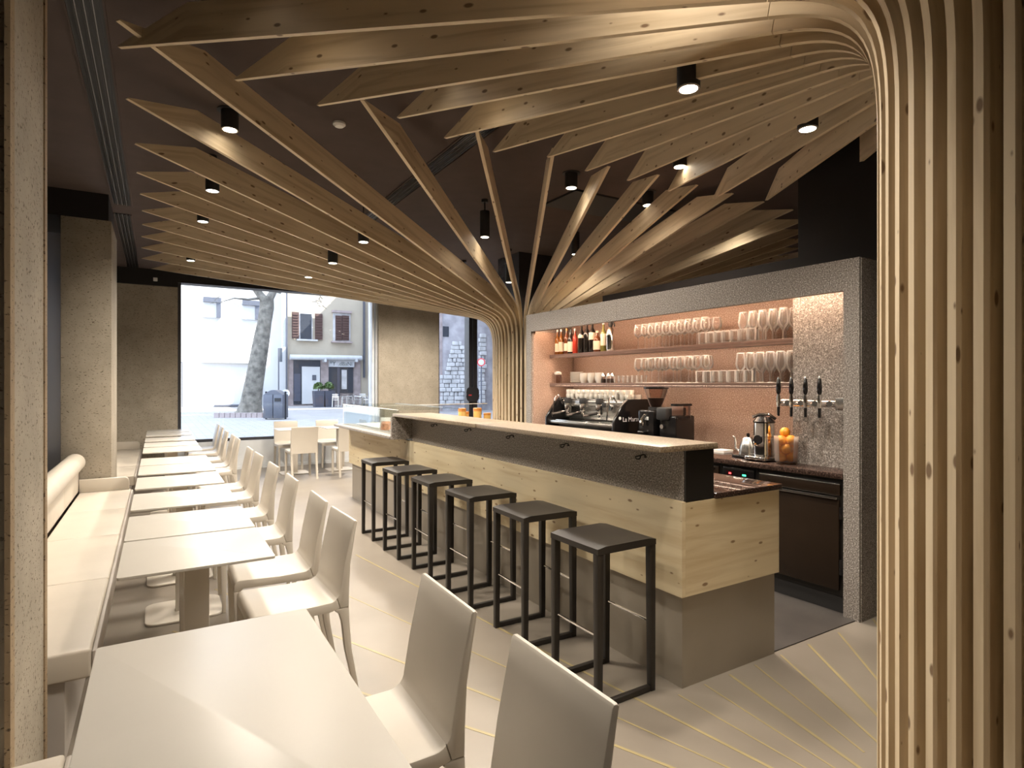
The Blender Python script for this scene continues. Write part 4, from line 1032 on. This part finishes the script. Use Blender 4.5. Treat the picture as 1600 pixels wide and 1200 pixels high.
# plane tree
x, y = bp(387, 650, GZ); d0 = x * S_ + y * C_
def tpnt(px, py, dd=0): q = (px - 800) / F; d = d0 + dd; return Vector((d * (S_ + q * C_), d * (C_ - q * S_), zat(py, d)))
tr = T('bare_tree', 'bare leaning plane tree in the square', 'tree', (x, y, GZ))
def TP(name, pts, rad, n=12):
    bm = BM(); tube(bm, [p - Vector((x, y, GZ)) for p in pts], rad, n); return P(name, bm, 'bark', tr, smooth=60)
pxm = d0 / F
TP('trunk', [tpnt(389, 655), tpnt(390, 645), tpnt(392, 630), tpnt(396, 605), tpnt(402, 570), tpnt(408, 535), tpnt(413, 505), tpnt(417, 480), tpnt(417, 464)], [27 * pxm, 20 * pxm, 15.5 * pxm, 14 * pxm, 13 * pxm, 12 * pxm, 10.5 * pxm, 10.5 * pxm, 10 * pxm])
TP('branch', [tpnt(414, 470), tpnt(402, 455), tpnt(392, 441, -.5), tpnt(380, 420, -1)], [7 * pxm, 5.5 * pxm, 5 * pxm, 4 * pxm], 8)
TP('branch', [tpnt(419, 470), tpnt(427, 456), tpnt(433, 442, .5), tpnt(440, 415, 1)], [7 * pxm, 5.5 * pxm, 5 * pxm, 4 * pxm], 8)
TP('branch', [tpnt(405, 466), tpnt(388, 468, -.6), tpnt(366, 466, -1.2), tpnt(345, 472, -1.6)], [2.5 * pxm, 1.8 * pxm, 1.2 * pxm, .5 * pxm], 6)
TP('branch', [tpnt(430, 455), tpnt(438, 458), tpnt(442, 452, .3)], [2 * pxm, 1.2 * pxm, .5 * pxm], 6)
rr = random.Random(4)
for k in range(14):
    bx, by = rr.uniform(335, 372), rr.uniform(462, 478)
    TP('twig', [tpnt(bx, by, -1.4), tpnt(bx + rr.uniform(-14, 6), by + rr.uniform(-6, 10), -1.5)], [.5 * pxm, .2 * pxm], 4)
for k in range(8):
    bx, by = 497 + rr.uniform(-4, 8), 472 + rr.uniform(-6, 6)
    TP('twig', [tpnt(bx, by, .5), tpnt(bx + rr.uniform(-9, 12), by + rr.uniform(-14, 6), .5)], [.7 * pxm, .25 * pxm], 4)
TP('root', [tpnt(382, 642), tpnt(368, 650), tpnt(358, 655)], [8 * pxm, 6 * pxm, 3 * pxm], 8)
rg = T('tree_ring', 'low stone edging around the tree base', 'edging', (x, y, GZ))
for k in range(9):
    a_ = tpnt(337 + k * 8.4, 657, -1.2); b2 = tpnt(337 + k * 8.4 + 7.6, 657, -1.2)
    bm = box(BM(), (0, -.15, 0), ((b2 - a_).length, .15, .20)); o = P('edging_stone', bm, 'stone_pink', rg); o.location = (a_.x - x, a_.y - y, 0); o.rotation_euler = (0, 0, math.atan2(b2.y - a_.y, b2.x - a_.x))
# litter bin
x, y = bp(431, 655, GZ); t = T('litter_bin', 'grey metal litter bin beside the tree', 'bin', (x, y, GZ), -TH)
P('body', box(BM(), (-.39, -.3, .05), (-.01, .3, 1.0), .02), 'bin_grey', t); P('body', box(BM(), (.01, -.3, .05), (.39, .3, 1.0), .02), 'bin_grey', t)
P('post', box(BM(), (-.41, -.05, 0), (-.37, .05, 1.12)), 'metal_dark', t); P('post', box(BM(), (.37, -.05, 0), (.41, .05, 1.12)), 'metal_dark', t)
P('slot', box(BM(), (.07, -.315, .72), (.33, -.301, .86)), 'black_matte', t)
bm = BM(); prism(bm, [(-.36 + .72 * k / 10, 1.0 + .18 * math.sin(PI * k / 10)) for k in range(11)], -.28, .28, 'y'); P('hood', bm, 'bin_grey', t)
x, y = bp(446, 640, GZ); t = T('round_sign', 'round white sign on a short post behind the litter bin', 'sign', (x, y, GZ), -TH)
P('post', tube(BM(), [(0, 0, 0), (0, 0, .9)], .03, 8), 'bin_grey', t); P('plate', tube(BM(), [(0, .02, .9), (0, -.02, .9)], .22, 18), 'awning_white', t)
P('bar', box(BM(), (-.13, -.03, .93), (.13, -.0205, .97)), 'bin_grey', t); P('bar', box(BM(), (-.08, -.03, .80), (.08, -.0205, .84)), 'bin_grey', t)
# stone building with ruined masonry
YS = 28.0
sb = T('stone_building', 'grey stone building with ruined masonry face seen through the narrow window', 'building', (12, YS, GZ))
def sx2(px): return rayY(px, YS)[0]
def sz2(px, py): return zat(py, rayY(px, YS)[1])
P('wall', box(BM(), (sx2(600) - 12, 0, -.05), (14, 2.5, 12)), 'stone_wall', sb); P('shadow_wing', box(BM(), (2.2, 5.0, -.05), (16, 11.8, 11.5)), 'stone_wall', sb)  # the rear wing is unseen, added to cast the slanting facade shadow
rr = random.Random(11)
for row in range(17):
    py = 632 - row * 6.6; left = 686 + max(0, (row - 7)) * 1.6 + (8 if row > 6 else 0); right = 731 - max(0, row - 6) * 1.0
    if row > 14: left += 8; right -= 8
    px = left
    while px < right:
        wpx = rr.uniform(5, 14); e = min(px + wpx, right)
        if e - px > 3:
            bm = box(BM(), (sx2(px) + .02 - 12, -rr.uniform(.06, .20), sz2(px, py) - GZ), (sx2(e) - .02 - 12, -.001, sz2(px, py - 6.2) - GZ), .03, 1); P('stone_block', bm, 'stone_pale', sb)
        px = e
for row in range(16):
    py = 630 - row * 6.8
    bm = box(BM(), (sx2(747 + rr.uniform(0, 2)) - 12, -rr.uniform(.06, .18), sz2(750, py) - GZ), (sx2(757 + rr.uniform(-1, 2)) - 12, -.001, sz2(750, py - 6.4) - GZ), .03, 1); P('stone_block', bm, 'stone_pale', sb)
P('window_hole', box(BM(), (sx2(692) - 12, -.03, sz2(696, 526) - GZ), (sx2(701) - 12, -.001, sz2(696, 510) - GZ)), 'pane_dark', sb)
P('quoin_strip', box(BM(), (sx2(686) - 12, -.06, 0), (sx2(690.5) - 12, -.001, 12)), 'stone_pink', sb)
nb = T('shadow_block', 'tall unseen block added to shade the square from the right', 'building', (17, 12, GZ)); P('wall', box(BM(), (-3.0, 0.5, -.05), (12, 12.5, 20)), 'stone_wall', nb)  # out of view, added only to keep the street in shade
x, y = sx2(752) - .3, YS - 4; x = rayY(752, y)[0]
t = T('road_sign', 'round red-ringed road sign on a post before the ruin', 'sign', (x, y, GZ), -TH)
zc = zat(566, rayY(752, y)[1]) - GZ
P('post', tube(BM(), [(0, 0, 0), (0, 0, zc + .3)], .03, 8), 'bin_grey', t); P('red_ring', tube(BM(), [(0, -.03, zc), (0, -.05, zc)], .19, 22), 'sign_red', t); P('white_disc', tube(BM(), [(0, -.0505, zc), (0, -.06, zc)], .135, 22), 'awning_white', t)
# scalloped dark sign in the narrow window
x, d = rayY(736, Y1 + .02); zc = zat(616, d)
t = T('window_notice', 'dark scalloped notice with red lettering on the narrow window', 'notice', (x, Y1 - .05, zc))
pts = [(.15 * (1 + .06 * (k % 2)) * math.copysign(abs(math.cos(2 * PI * k / 40)) ** .6, math.cos(2 * PI * k / 40)), .155 * (1 + .06 * (k % 2)) * math.copysign(abs(math.sin(2 * PI * k / 40)) ** .6, math.sin(2 * PI * k / 40))) for k in range(40)]
P('plate', prism(BM(), pts, -.012, 0, 'y'), 'frame_dark', t); P('red_line', box(BM(), (-.10, -.016, -.03), (-.03, -.0125, -.005)), 'sign_red', t)
